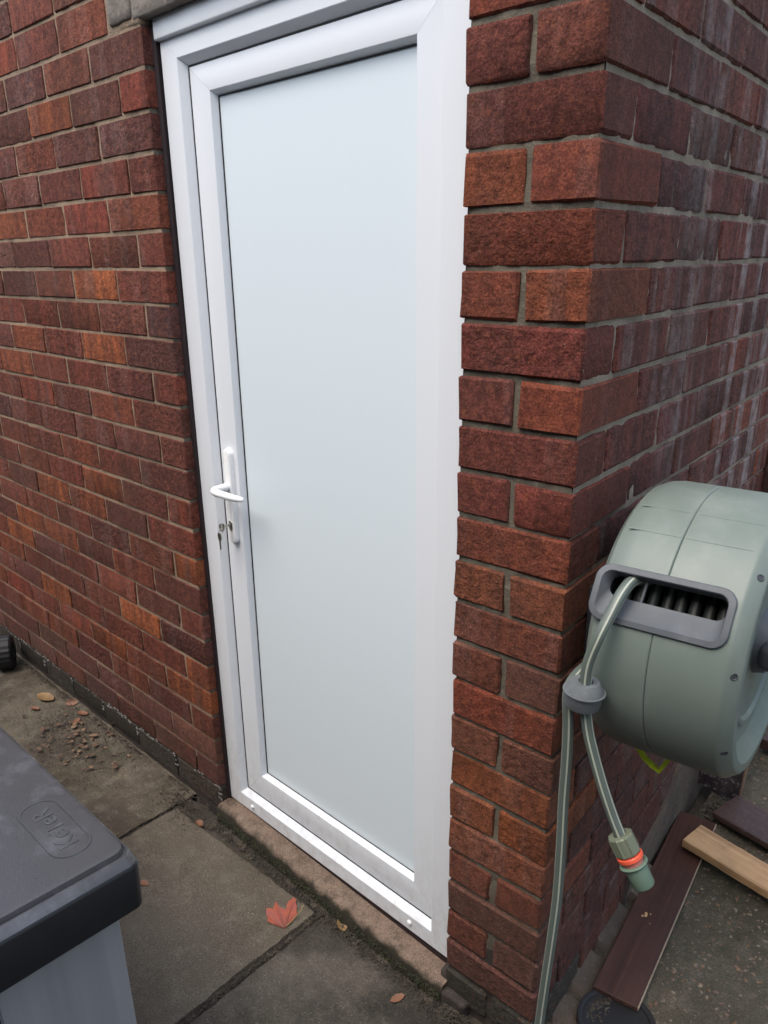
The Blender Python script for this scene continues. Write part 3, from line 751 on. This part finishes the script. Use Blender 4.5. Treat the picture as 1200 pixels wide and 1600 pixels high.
bpy.context.view_layer.update()
for o in (sl, sr):
    md = o.modifiers.new('cut', 'BOOLEAN'); md.operation = 'DIFFERENCE'; md.object = cutter; md.solver = 'EXACT'
    bpy.context.view_layer.update()
    dg = bpy.context.evaluated_depsgraph_get(); nm_ = bpy.data.meshes.new_from_object(o.evaluated_get(dg))
    o.modifiers.clear(); o.data = nm_
    nm_.polygons.foreach_set('use_smooth', [True]*len(nm_.polygons)); nm_.set_sharp_from_angle(angle=R(24))
bpy.data.objects.remove(cutter, do_unlink=True)
# grey bezel with a deep lower lip
o1 = slot_pts(A0, A1, P0_, P1_, .021); o2 = slot_pts(A0+.0015, A1-.0015, P0_+.4, P1_-.4, .020)
o3 = slot_pts(A0+.009, A1-.009, P0_+2.4, P1_-2.4, .014); o4 = slot_pts(A0+.010, A1-.010, P0_+2.7, P1_-2.7, .0135)
o5 = slot_pts(A0+.018, A1-.012, P0_+10.0, P1_-3.0, .0125); o6 = slot_pts(A0+.018, A1-.012, P0_+10.0, P1_-3.0, .0125)
bm = bmesh.new(); rings = []
for pts, rad in ((o1, RR-.001), (o1, RR+.0025), (o2, RR+.0045), (o3, RR+.0045), (o4, RR+.0030), (o5, RR-.012), (o6, RR-.016)):
    rings.append([bm.verts.new(cylp(a, u, rad)) for a, u in pts])
for a, b in zip(rings, rings[1:]):
    for i in range(n): bm.faces.new((a[i], a[(i+1) % n], b[(i+1) % n], b[i]))
bm_obj('window_bezel', bm, M_GREY, rl, True, 28)
# spool and coils seen through the window
V, F = lathe([(.075, .02), (.075, .172), (.079, .172), (.079, .02)], 64)
mesh_obj('spool_flange', [(x, CB+y, CZ+z) for x, y, z in V], F, M_DKGREY, rl, True)
V, F = lathe([(.08, .10), (.24, .10), (.24, .09), (.08, .09)], 48)
mesh_obj('spool_core', [(x, CB+y, CZ+z) for x, y, z in V], F, M_BLACK, rl, True)
for k in range(9):
    a = .096+.0185*k; rad = .150 if k % 3 else .145
    sp = []
    V, F = lathe([(a+.0078*math.cos(t), rad+.0078*math.sin(t)) for t in [2*math.pi*i/12 for i in range(12)]], 72)
    fm = []
    for i in range(72):
        for j in range(12): fm.append(1 if j in (2, 5) else 0)
    mesh_obj('hose_coil', [(x, CB+y, CZ+z) for x, y, z in V], F, [M_COILSHADE, M_STRIPESHADE], rl, True, fm)
# two guide rollers at the left of the window
for a in (.098, .128):
    V, F, MI = tube([cylp(a, R(22)*RR, RR-.018), cylp(a+.002, R(36)*RR, RR-.018)], .0022, 10)
    mesh_obj('hose_guide', V, F, M_GREY, rl, True)
for ph in (68, 55):
    V = []; F = []
    for (a0, a1) in ((.085, .156), (.163, .246)):
        b0 = len(V); t0 = R(ph)
        for a in (a0, a1):
            for (dt, rr) in ((-.006, RR-.0005), (-.003, RR+.0004), (.003, RR+.0004), (.006, RR-.0005)): V.append((a, CB-rr*math.cos(t0+dt), CZ+rr*math.sin(t0+dt)))
        for k in range(3): F.append((b0+k, b0+k+1, b0+5+k, b0+4+k))
    mesh_obj('mould_line', V, F, M_GREEN, rl, True)
# screws round the chamfer
for ph in (46, 9, -27, -62, 83, 118):
    t = R(ph); c = Vector((.2628, CB-.1998*math.cos(t), CZ+.1998*math.sin(t)))
    nrm = Vector((.606, -.795*math.cos(t), .795*math.sin(t))).normalized()
    V, F = lathe([(.0002, .0001), (.0002, .0030), (.0008, .0036), (.0008, .0046), (.0001, .0050)], 16, False)
    q = nrm.to_track_quat('X', 'Z').to_matrix()
    mesh_obj('screw', [c+q@Vector(v) for v in V], F, M_DKGREY, sr, True)
# dished disc, rim and hub handle on the outer side
V, F = lathe([(.2526, .050), (.2526, .1150), (.2560, .1180), (.2575, .1200), (.2575, .1260), (.2560, .1280), (.2527, .1310), (.2515, .1310), (.2515, .050)], 96)
mesh_obj('side_disc', [(x, CB+y, CZ+z) for x, y, z in V], F, M_GREEN, rl, True, sharp=28)
V, F = lathe([(.252, .001), (.268, .001), (.270, .030), (.268, .046), (.252, .050)], 64)
mesh_obj('hub', [(x, CB+y, CZ+z) for x, y, z in V], F, M_GREY, rl, True, sharp=28)
bm_obj('hub_handle', box_bm(.262, .312, CB-.066, CB+.066, CZ-.020, CZ+.020, .012, 4), M_DKGREY, rl, True, 40)
# wall bracket between drum and wall
bm = box_bm(.0, .010, CB-.03, CB+.055, CZ-.09, CZ+.03, .003, 2); box_bm(.008, .064, CB-.020, CB+.022, CZ-.06, CZ+.01, .004, 2, bm=bm)
bm_obj('wall_bracket', bm, M_DKGREY, rl, True, 40)
# lime green clip below the drum
V = []; F = []
path = [(.110, .808), (.1165, .7928), (.1284, .7775), (.1426, .768), (.1562, .763), (.1635, .777), (.1695, .7924), (.1740, .808)]
for (a, z) in path:
    for (dy, dz) in ((-.004, 0), (.004, 0)): V.append((a, .05+dy, z+dz))
m_ = len(path)
for (a, z) in path:
    i = path.index((a, z)); p0 = Vector(path[max(0, i-1)]); p1 = Vector(path[min(m_-1, i+1)]); d = (p1-p0).normalized(); nn = Vector((-d.y, d.x))*.0060
    for dy in (-.004, .004): V.append((a+nn.x, .05+dy, z+nn.y))
for i in range(m_-1):
    a = 2*i; b = 2*m_+2*i
    F += [(a, a+1, a+3, a+2), (b, b+1, b+3, b+2), (a, a+2, b+2, b), (a+1, a+3, b+3, b+1)]
F += [(0, 1, 2*m_+1, 2*m_), (2*m_-2, 2*m_-1, 4*m_-1, 4*m_-2)]
bm = bmesh.new(); vs = [bm.verts.new(v) for v in V]
for f in F: bm.faces.new([vs[i] for i in f])
bm_obj('bracket_clip', bm, M_LIME, rl)

# hose coming out of the window, with stopper and connector
hs = thing('garden_hose', 'striped grey hose from the reel window, ending in a green connector with orange ring', 'hose', MR)
hp = [(.122, .030, 1.075), (.117, -.015, 1.098), (.1135, -.047, 1.1065), (.1105, -.074, 1.098), (.105, -.098, 1.070), (.0995, -.112, 1.045), (.0915, -.116, 1.012), (.0890, -.116, .985), (.0895, -.114, .950), (.0965, -.112, .905), (.1070, -.110, .868), (.1230, -.108, .822), (.1420, -.106, .776), (.1620, -.104, .735)]
V, F, MI = tube(hp, .0080, 20, stripes=(1, 2, 9, 13), sub=8)
mesh_obj('hose', V, F, [M_HOSE, M_STRIPE], hs, True, MI, sharp=70)
c0 = Vector((.0850, -.112, .938))
V, F = lathe([(0, .0100), (0, .0232), (.0015, .0240), (.0215, .0268), (.0220, .0290), (.0236, .0290), (.0240, .0268), (.0365, .0200), (.038, .0185), (.038, .0098), (.03, .0090), (.01, .0090)], 40)
q = Vector((.06, .02, 1)).normalized().to_track_quat('X', 'Y').to_matrix()
mesh_obj('stopper', [c0+q@Vector(v) for v in V], F, M_STOP, hs, True, sharp=28)
d0 = Vector((.1605, -.104, .738)); dv = (Vector((.2055, -.100, .662))-d0).normalized()
q = dv.to_track_quat('X', 'Z').to_matrix()
def part_lathe(name, prof, mat, seg=48, rib=None, sharp=28):
    V = []; F = []; n = len(prof)
    for i in range(seg):
        a = 2*math.pi*i/seg
        for (x, r) in prof:
            rr = r
            if rib and r > .012: rr = r+rib*max(0, math.cos(8*a))**6
            V.append(d0+q@Vector((x, rr*math.cos(a), rr*math.sin(a))))
    for i in range(seg):
        j = (i+1) % seg
        for k in range(n): l = (k+1) % n; F.append((i*n+k, i*n+l, j*n+l, j*n+k))
    return mesh_obj(name, V, F, mat, hs, True, sharp=sharp)
part_lathe('connector_nut', [(-.012, .0085), (-.012, .0160), (-.0105, .0172), (.0155, .0175), (.0170, .0165), (.0170, .008), (.0, .008)], M_OLIVE, 96, .0016)
part_lathe('connector_sleeve', [(.014, .006), (.014, .0145), (.036, .0150), (.036, .006)], M_PINK, 40)
part_lathe('connector_ring', [(.0190, .012), (.0190, .0180), (.0200, .0188), (.0250, .0188), (.0262, .0180), (.0262, .012)], M_ORANGE, 48)
part_lathe('connector_body', [(.0330, .010), (.0330, .0200), (.0345, .0208), (.0360, .0200), (.0368, .0165), (.0680, .0160), (.0700, .0150), (.0700, .0125), (.045, .0120), (.045, .010)], M_GREEN2, 48)
# supply hose hanging beside the pier
h2 = thing('garden_hose', 'long striped grey supply hose hanging straight down past the pier edge', 'hose', MR)
hp = [(.050, .10, .90), (.054, .03, .935), (.059, -.035, .958), (.0615, -.090, .962), (.063, -.109, .945), (.066, -.108, .900), (.067, -.105, .840), (.066, -.101, .763), (.068, -.100, .68), (.069, -.100, .583), (.066, -.100, .500), (.062, -.100, .417), (.057, -.100, .300), (.060, -.11, .20), (.085, -.15, .115), (.15, -.25, .076), (.30, -.36, .070), (.55, -.40, .070)]
V, F, MI = tube(hp, .0078, 20, stripes=(7, 8, 13, 18, 2), sub=8)
mesh_obj('hose', V, F, [M_HOSE, M_STRIPE], h2, True, MI, sharp=70)

# ---------------------------------------------------------------- boards and timber on the right
def oriented(p, q_, width, thick, side=1):
    """matrix for a board running from p to q_ along its local x"""
    p = Vector(p); q_ = Vector(q_); x = (q_-p).normalized(); y = Vector((0, 0, 1)).cross(x).normalized(); z = x.cross(y)
    M = Matrix((x, y, z)).transposed().to_4x4(); M.translation = p; return M, (q_-p).length
M, ln = oriented((.3245, .214, .096), (.235, .860, .106), .09, .012)
pk = thing('plank', 'long dark maroon laminate plank lying beside the return wall', 'plank', M)
bm_obj('board', box_bm(0, ln, .0008, .0935, -.0110, 0, .0008, 1), M_PLANK, pk)
bm_obj('pale_edge', box_bm(.001, ln-.001, -.0012, .0006, -.0085, -.0012), M_CORE, pk)
V = []; F = []; rc = random.Random(2)
for (cx, cy, s) in ((.245, .060, .009), (.238, .066, .005), (.252, .052, .004), (.225, .045, .003)):
    b0 = len(V)
    for i in range(9):
        a = i*.698; r = s*rc.uniform(.35, 1.0); V.append((cx+r*math.cos(a), cy+r*.7*math.sin(a), .0008))
    F.append(tuple(range(b0, b0+9)))
mesh_obj('chipped_spot', V, F, M_TIMBER, pk)
M, ln = oriented((.2075, .698, .1425), (.560, .648, .128), .09, .03)
tb = thing('timber_batten', 'pale sawn timber batten with rough end lying across the dark plank', 'timber', M)
bm = lump_box(0, ln, 0, .085, -.022, 0, .02, .0014, .0015)
bm_obj('batten', bm, M_TIMBER, tb, True, 40)
M, ln = oriented((.215, .878, .122), (.62, .800, .122), .1, .02)
b2 = thing('plank', 'wide dark weathered board lying behind the pale batten', 'plank', M)
bm_obj('board', box_bm(0, ln, 0, .120, -.018, 0, .002, 1), M_BOARD, b2)
M, ln = oriented((.20, 1.30, .135), (.70, 1.22, .135), .1, .02)
b3 = thing('plank', 'thick dark board at the right edge behind the upright board', 'plank', M)
bm_obj('board', box_bm(0, ln, 0, .10, -.035, 0, .002, 1), M_BOARD, b3)
lb = thing('upright_board', 'old dark speckled board standing upright behind the hose reel', 'board', Matrix.Translation((.123, 1.004, .100)) @ Matrix.Rotation(R(-3), 4, 'Z') @ Matrix.Rotation(R(2.0), 4, 'Y'))
bm_obj('board', box_bm(0, .118, 0, .018, 0, .80, .001, 1), M_LEAN, lb)
bm_obj('raw_edge', box_bm(.1182, .1215, .0015, .0165, .002, .798), M_LEANEDGE, lb)
lb = thing('post', 'thin dark upright post against the far end of the return wall', 'post', Matrix.Translation(WR(.004, 1.235, .07)) @ Matrix.Rotation(SYAW, 4, 'Z'))
bm_obj('post_body', box_bm(0, .05, 0, .035, 0, .97, .002, 1), M_BOARD, lb)

# round black disc in the path
dc = thing('black_disc', 'round black disc set in the path beside the pier', 'drain', Matrix.Translation((.302, .168, .081)))
V, F = lathe([(0, .0001), (0, .064), (.004, .066), (.006, .070), (.006, .076), (-.02, .078)], 48, False)
mesh_obj('rim', [(y, z, x) for x, y, z in V], F, M_BLACK, dc, True)
V, F = lathe([(-.001, .0001), (-.001, .030), (.0005, .050), (.0025, .0645)], 48, False)
mesh_obj('lid_disc', [(y, z, x) for x, y, z in V], F, M_BLACK, dc, True)

# ---------------------------------------------------------------- storage box, lower left
LX, LY, LZ = -.224, -.506, .640
sb = thing('storage_box', 'plastic garden storage box with anthracite lid and grey wood effect side', 'storage box', Matrix.Translation((LX, LY, 0)) @ Matrix.Rotation(R(-1.7), 4, 'Z') @ Matrix.Translation((-LX, -LY, 0)))
def rrect(x0, x1, y0, y1, r, seg=6):
    out = []
    for cx, cy, s0 in ((x1-r, y1-r, 0), (x0+r, y1-r, 90), (x0+r, y0+r, 180), (x1-r, y0+r, 270)):
        for i in range(seg+1): t = R(s0+90*i/seg); out.append((cx+r*math.cos(t), cy+r*math.sin(t)))
    return out
def stack(name, levels, mat, parent, cap_top=True, cap_bot=True, sharp=30, mats=None, matidx=None):
    bm = bmesh.new(); rings = []
    for (x0, x1, y0, y1, r, z) in levels: rings.append([bm.verts.new((x, y, z)) for x, y in rrect(x0, x1, y0, y1, r)])
    n = len(rings[0])
    for li, (a, b) in enumerate(zip(rings, rings[1:])):
        for i in range(n):
            f = bm.faces.new((a[i], a[(i+1) % n], b[(i+1) % n], b[i]))
            if matidx: f.material_index = matidx[li]
    if cap_top: bm.faces.new(rings[-1])
    if cap_bot: bm.faces.new(rings[0])
    return bm_obj(name, bm, mats or mat, parent, True, sharp)
X0, Y0 = -1.42, -1.12
lid = stack('lid', [(X0+.01, LX-.012, Y0+.01, LY-.012, .02, LZ-.105), (X0, LX-.002, Y0, LY-.002, .020, LZ-.100), (X0, LX, Y0, LY, .020, LZ-.022), (X0+.003, LX-.003, Y0+.003, LY-.003, .018, LZ-.016),
                    (X0+.018, LX-.018, Y0+.018, LY-.006, .015, LZ-.005), (X0+.021, LX-.021, Y0+.021, LY-.007, .014, LZ-.006), (X0+.023, LX-.0235, Y0+.023, LY-.009, .02, LZ-.010), (X0+.026, LX-.0265, Y0+.026, LY-.010, .02, LZ-.010), (X0+.028, LX-.029, Y0+.028, LY-.011, .02, LZ-.001), (X0+.032, LX-.033, Y0+.032, LY-.015, .02, LZ)],
            None, sb, mats=[M_LIDSHADE, M_LID], matidx=[0, 0, 0, 1, 1, 1, 1, 1, 1])
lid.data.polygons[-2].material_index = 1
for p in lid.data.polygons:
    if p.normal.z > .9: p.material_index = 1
stack('box_body', [(X0+.03, LX-.035, Y0+.03, LY-.035, .012, .062), (X0+.03, LX-.035, Y0+.03, LY-.035, .012, LZ-.10)], M_BOXSIDE, sb, True, True)
bm_obj('side_panel', box_bm(LX-.036, LX-.0325, -.742, LY-.040, .09, LZ-.102, .0015, 2), M_BOXSIDE, sb)
bm_obj('side_recess', box_bm(LX-.036, LX-.0345, -.80, -.744, .09, LZ-.102, .0003, 1), M_LIDSHADE, sb)
bm_obj('side_panel', box_bm(LX-.036, LX-.0325, Y0+.05, -.802, .09, LZ-.102, .0015, 2), M_BOXSIDE, sb)
# embossed badge: rounded outline and lettering
def band(pts, w_, h, z):
    V = []; F = []; n = len(pts)
    for i, p in enumerate(pts):
        a = Vector(pts[i-1]); b = Vector(pts[(i+1) % n]); d = (b-a).normalized(); nn = Vector((-d.y, d.x))
        for k, hh in ((-w_, 0), (-w_*.5, h), (w_*.5, h), (w_, 0)): V.append((p[0]+nn.x*k, p[1]+nn.y*k, z+hh))
    for i in range(n):
        j = (i+1) % n
        for k in range(3): F.append((i*4+k, i*4+k+1, j*4+k+1, j*4+k))
    return V, F
bx, by = -.382, -.5745
V, F = band(rrect(bx-.086, bx+.084, by-.032, by+.032, .029, 10), .0026, .0022, LZ-.0004)
mesh_obj('badge_outline', V, F, M_LID, sb, True)
cu = bpy.data.curves.new('badge_lettering', 'FONT'); cu.body = 'KeTeR'; cu.size = .044; cu.extrude = .0004; cu.bevel_depth = .0008; cu.bevel_resolution = 1; cu.align_x = 'CENTER'; cu.align_y = 'CENTER'; cu.space_character = .96
co = bpy.data.objects.new('tmp', cu); COL.objects.link(co); bpy.context.view_layer.update()
dg = bpy.context.evaluated_depsgraph_get(); me = bpy.data.meshes.new_from_object(co.evaluated_get(dg)); bpy.data.objects.remove(co, do_unlink=True)
me.materials.clear(); me.materials.append(M_LID)
o = bpy.data.objects.new('badge_lettering', me); COL.objects.link(o); o.parent = sb
o.matrix_local = Matrix.Translation((bx, by, LZ+.0004)) @ Matrix.Rotation(math.pi, 4, 'Z')

# black wheel at the far left
wh = thing('wheel', 'small black ribbed plastic wheel standing at the left edge', 'wheel', Matrix.Translation((-2.15, .015, .125)) @ Matrix.Rotation(R(60), 4, 'Z'))
V, F = lathe([(-.03, .030), (-.03, .060), (-.024, .066), (.024, .066), (.03, .060), (.03, .030)], 40)
for i in range(0, 40, 2):
    for k in range(6): 
        x, y, z = V[i*6+k]; V[i*6+k] = (x, y*.965, z*.965)
mesh_obj('tyre', V, F, M_BLACK, wh)
V, F = lathe([(-.025, .001), (-.022, .031), (.022, .031), (.025, .001)], 24); mesh_obj('hub', V, F, M_BLACK, wh, True)

# ---------------------------------------------------------------- leaves
def leaf_obj(name, outline, curl, mat, loc, yaw, size, label, stem=True, tilt=(0, 0), group=None, thick=.0006):
    t = thing(name, label, 'leaf', Matrix.Translation(loc) @ Matrix.Rotation(yaw, 4, 'Z') @ Matrix.Rotation(tilt[0], 4, 'X') @ Matrix.Rotation(tilt[1], 4, 'Y'), group)
    bm = bmesh.new(); c = bm.verts.new((0, 0, 0)); vs = [bm.verts.new((x*size, y*size, 0)) for x, y in outline]
    for i in range(len(vs)): bm.faces.new((c, vs[i], vs[(i+1) % len(vs)]))
    for _ in range(2): bmesh.ops.subdivide_edges(bm, edges=bm.edges[:], cuts=1); bmesh.ops.triangulate(bm, faces=bm.faces[:])
    for v in bm.verts:
        x, y = v.co.x/size, v.co.y/size; v.co.z = size*(curl(x, y)+.05*nz((x*2, y*2, size*99)))
    r = bmesh.ops.solidify(bm, geom=bm.faces[:], thickness=thick)
    lo = min(v.co.z for v in bm.verts)
    for v in bm.verts: v.co.z -= lo
    bm_obj('blade', bm, mat, t, True, 50)
    if stem:
        z0 = size*curl(0, 0)-lo
        V, F, MI = tube([Vector((0, 0, z0)), Vector((size*.35, -size*.02, z0*.8+.001)), Vector((size*.75, size*.13, .004)), Vector((size*1.0, size*.38, .004))], [.0011, .0009, .0008, .0010], 6, sub=4)
        mesh_obj('stem', V, F, M_STEM, t, True)
    return t
MB_ = (-.388, -.1095)
mw = [(-.3869, -.1095), (-.3903, -.1111), (-.4117, -.1155), (-.4199, -.1199), (-.433, -.1226), (-.4390, -.1160), (-.4507, -.1113), (-.4570, -.1060), (-.4643, -.0988), (-.4534, -.0906), (-.4485, -.0920), (-.4550, -.0850), (-.4661, -.0689), (-.4501, -.0736), (-.4407, -.0746), (-.4249, -.0700), (-.4360, -.0600), (-.4397, -.0518), (-.4413, -.0324), (-.4311, -.033), (-.4240, -.0420), (-.413, -.0467), (-.4060, -.0560), (-.3992, -.0591), (-.3933, -.0691), (-.3900, -.0850)]
maple = [((x-MB_[0])/.075, (y-MB_[1])/.075) for x, y in mw]
ml = leaf_obj('maple_leaf', maple, lambda x, y: .08*((x+y*.9)*.7+.1)**2+.025*abs(math.sin(6*math.atan2(y+1e-6, x))), M_MAPLE, (MB_[0], MB_[1], .0605), 0, .075, 'red maple leaf with a yellow stalk lying on the paving slab', stem=False)
V, F, MI = tube([(x-MB_[0], y-MB_[1], z) for x, y, z in ((-.3892, -.1031, .003), (-.3875, -.0884, .006), (-.3895, -.0697, .009), (-.3935, -.0519, .010), (-.4010, -.0370, .010))], [.0014, .0011, .0010, .0009, .0012], 6, sub=4)
mesh_obj('stem', V, F, M_STEM, ml, True)
for (x, y) in ((-.072, .006), (-.062, .034), (-.048, .074), (-.036, -.008), (-.012, .046)):
    V, F, MI = tube([(0, 0, .006), (x*.5, y*.5, .007), (x*.85, y*.85, .007)], [.0008, .0006, .0003], 5, sub=3)
    mesh_obj('vein', V, F, M_PINKLEAF, ml, True)
oval = [(.0, 0), (-.15, .16), (-.45, .28), (-.75, .22), (-1.0, .02), (-.78, -.20), (-.45, -.27), (-.15, -.16)]
cup = lambda x, y: .9*y*y+.12*abs(x+.5)
leaf_obj('fallen_leaf', oval, cup, M_TAN, (-1.86, -.005, .060), R(195), .085, 'tan pointed leaf on the concrete near the black wheel', stem=False)
leaf_obj('fallen_leaf', oval, cup, M_BROWNLEAF, (-1.76, -.045, .060), R(20), .040, 'small orange brown leaf near the tan leaf', stem=False)
leaf_obj('fallen_leaf', oval, lambda x, y: 1.2*y*y, M_BROWNLEAF, (-1.70, .070, .063), R(60), .045, 'upright orange leaf scrap against the left wall', stem=False, tilt=(R(40), 0))
leaf_obj('fallen_leaf', oval, cup, M_BROWNLEAF, (-1.64, .035, .060), R(200), .045, 'lower orange leaf scrap beside the left wall', stem=False)
leaf_obj('fallen_leaf', oval, cup, M_BROWNLEAF, (-1.60, .020, .060), R(120), .040, 'pale orange leaf scrap nearest the pink leaf', stem=False)
leaf_obj('fallen_leaf', [(x, y*1.7) for x, y in oval], lambda x, y: .3*y*y+.1*x, M_PINKLEAF, (-1.47, .062, .062), R(215), .075, 'dull pink round leaf leaning on the foot of the wall', stem=False, tilt=(R(30), R(10)))
leaf_obj('fallen_leaf', oval, cup, M_BROWNLEAF, (-.745, -.245, .060), R(15), .034, 'single small orange leaf on the slab beside the storage box', stem=False)
leaf_obj('fallen_leaf', oval, lambda x, y: 1.6*y*y+.3*(x+.5)**2, M_TAN, (-.315, .000, .060), R(150), .045, 'curled tan leaf at the slab joint below the step')
leaf_obj('fallen_leaf', oval, cup, M_BROWNLEAF, (-.860, -.020, .060), R(170), .034, 'small brown leaf by the left end of the step', stem=False)
leaf_obj('fallen_leaf', oval, cup, M_BROWNLEAF, (-.065, -.055, .060), R(70), .035, 'brown leaf scrap on the damp slab beside the pier foot', stem=False)
leaf_obj('wood_chip', [(0, .1), (-.5, .2), (-1, .1), (-1, -.1), (-.4, -.18), (0, -.1)], lambda x, y: .05, M_TIMBER, (.268, .985, .09), R(150), .035, 'orange splinter of wood at the foot of the upright board', stem=False, thick=.003)
bpy.data.objects['wood_chip']['category'] = 'wood chip'

# ---------------------------------------------------------------- scattered stuff (real geometry, joined)
def scatter(name, n, place, size, mat, flat=.5, seed=1, sides=5, label=None):
    r = random.Random(seed); V = []; F = []
    for _ in range(n):
        p = place(r)
        if p is None: continue
        s = r.uniform(*size); b0 = len(V); yaw = r.random()*6.28; el_ = r.uniform(.3, 1.0)
        tx, ty = r.uniform(-.5, .5), r.uniform(-.5, .5)
        for k in range(sides):
            a = 2*math.pi*k/sides+r.uniform(-.3, .3); x = s*math.cos(a); y = s*el_*math.sin(a)
            X = x*math.cos(yaw)-y*math.sin(yaw); Y = x*math.sin(yaw)+y*math.cos(yaw); V.append((p[0]+X, p[1]+Y, p[2]+(tx*X+ty*Y)*flat))
        V.append((p[0]+r.uniform(-.2, .2)*s, p[1]+r.uniform(-.2, .2)*s, p[2]+s*flat)); V.append((p[0], p[1], p[2]-s*flat))
        for k in range(sides): F.append((b0+k, b0+(k+1) % sides, b0+sides)); F.append((b0+(k+1) % sides, b0+k, b0+sides+1))
    o = mesh_obj(name, V, F, mat); o['kind'] = 'stuff'
    if label: o['label'] = label
    return o
def front_y(x): return LC.y*(x/LC.x)  # front line of the door opening
def pl_step(r):
    x = r.uniform(-.83, .03); y = front_y(x)-.024-abs(r.gauss(0, .014)); return (x, y, .059+r.uniform(-.002, .003))
scatter('soil_crumbs', 5200, pl_step, (.0008, .0032), M_CRUMB, .5, 11, label='dark soil and grit along the foot of the step')
def pl_moss(r):
    x = r.uniform(-.83, .0); y = front_y(x)-.019-abs(r.gauss(0, .004)); return (x, y, r.uniform(.058, .084)) if nz((x*9, 0, 3)) > -.25 else None
scatter('moss', 2600, pl_moss, (.0010, .0030), M_MOSS, .8, 12, label='dark moss on the front edge of the step')
def pl_joint(r):
    k = r.random()
    if k < .55: x = -.361+r.gauss(0, .0045); y = r.uniform(-.6, -.02)
    elif k < .8: x = -.962+r.gauss(0, .010); y = r.uniform(-.6, -.02)
    elif k < .9: x = r.uniform(-.95, .25); y = -.606+r.gauss(0, .004)
    else: x = r.uniform(-.36, -.30)+r.gauss(0, .02); y = -.035-abs(r.gauss(0, .03))
    return (x, y, .055+r.uniform(-.004, .004))
scatter('joint_dirt', 2600, pl_joint, (.0010, .0034), M_CRUMB, .6, 13, label='dark dirt filling the slab joints')
def pl_wall(r):
    x = LC.x-r.random()**.8*1.7; b = abs(r.gauss(0, .012)); y = LC.y+(x-LC.x)*-.0316-.004-b
    return (x, y, .060+r.uniform(-.002, .004)) if (nz((x*4, 1, 3)) > -.1 or x > -1.1) else None
scatter('wall_foot_dirt', 1800, pl_wall, (.0010, .0036), M_CRUMB, .6, 14, label='dirt gathered along the foot of the left wall')
def pl_corner(r):
    x = -.93+r.gauss(0, .055); y = .015-abs(r.gauss(0, .04)); 
    return (x, min(y, .035), .060+r.uniform(-.002, .005))
scatter('corner_dirt', 800, pl_corner, (.0008, .0032), M_CRUMB, .6, 15, label='dark soil and moss in the corner by the step')
def pl_lit(r):
    x = -1.50+r.gauss(0, .11); y = -.06+r.gauss(0, .055)+(x+1.5)*.15
    if nz((x*22, y*22, 4)) < -.05: return None
    _ = 0; return (x, min(y, .04), .062+r.uniform(0, .006))
scatter('leaf_litter', 230, pl_lit, (.002, .0125), M_LITTER, .07, 16, 5, 'brown leaf flakes heaped on the old concrete')
def pl_lit2(r): return (r.uniform(-2.2, -.97), r.uniform(-.5, .05), .060+r.uniform(0, .003))
scatter('loose_grit', 1500, pl_lit2, (.0008, .0028), M_LITTER, .4, 17, 5, 'grit and leaf crumbs on the old concrete')
def pl_slab(r): return (r.uniform(-.95, .25), r.uniform(-.62, -.03), .0605)
scatter('grit', 900, pl_slab, (.0006, .0018), M_PEB, .5, 18, 4, 'pale grit on the slabs')
def pl_peb(r):
    x = r.uniform(.20, 1.0); y = r.uniform(.05, 1.6)
    z = .070+rg(Vector((x, y, .070)))
    if (Vector((x, y))-Vector((.302, .168))).length < .078: return None
    return (x, y, z-.0008)
scatter('exposed_pebbles', 5200, pl_peb, (.0012, .0070), M_PEB, .35, 19, 7, 'small pebbles exposed in the path concrete')
def pl_rw(r):
    b = r.uniform(.0, 1.3); a = .048+abs(r.gauss(0, .018)); p = WR(a, b, .078+.012*min(1, b/.6)); return tuple(p)
scatter('wall_channel_debris', 2600, pl_rw, (.0012, .0055), M_CRUMB, .5, 20, 5, 'dark debris in the gap beside the return wall')

def pl_pier(r):
    x = r.uniform(-.03, .24); return (x, -.012-abs(r.gauss(0, .018)), .060+r.uniform(-.002, .006))
scatter('pier_foot_dirt', 1500, pl_pier, (.0010, .0040), M_CRUMB, .6, 21, label='dark soil along the foot of the pier')

def pl_lit3(r):
    x = -1.50+r.gauss(0, .16); y = -.05+r.gauss(0, .07); return (x, min(y, .045), .059+r.uniform(0, .002))
scatter('litter_crumbs', 2600, pl_lit3, (.0008, .0030), M_CRUMB, .4, 31, 5, 'fine dark crumbs among the leaf litter')
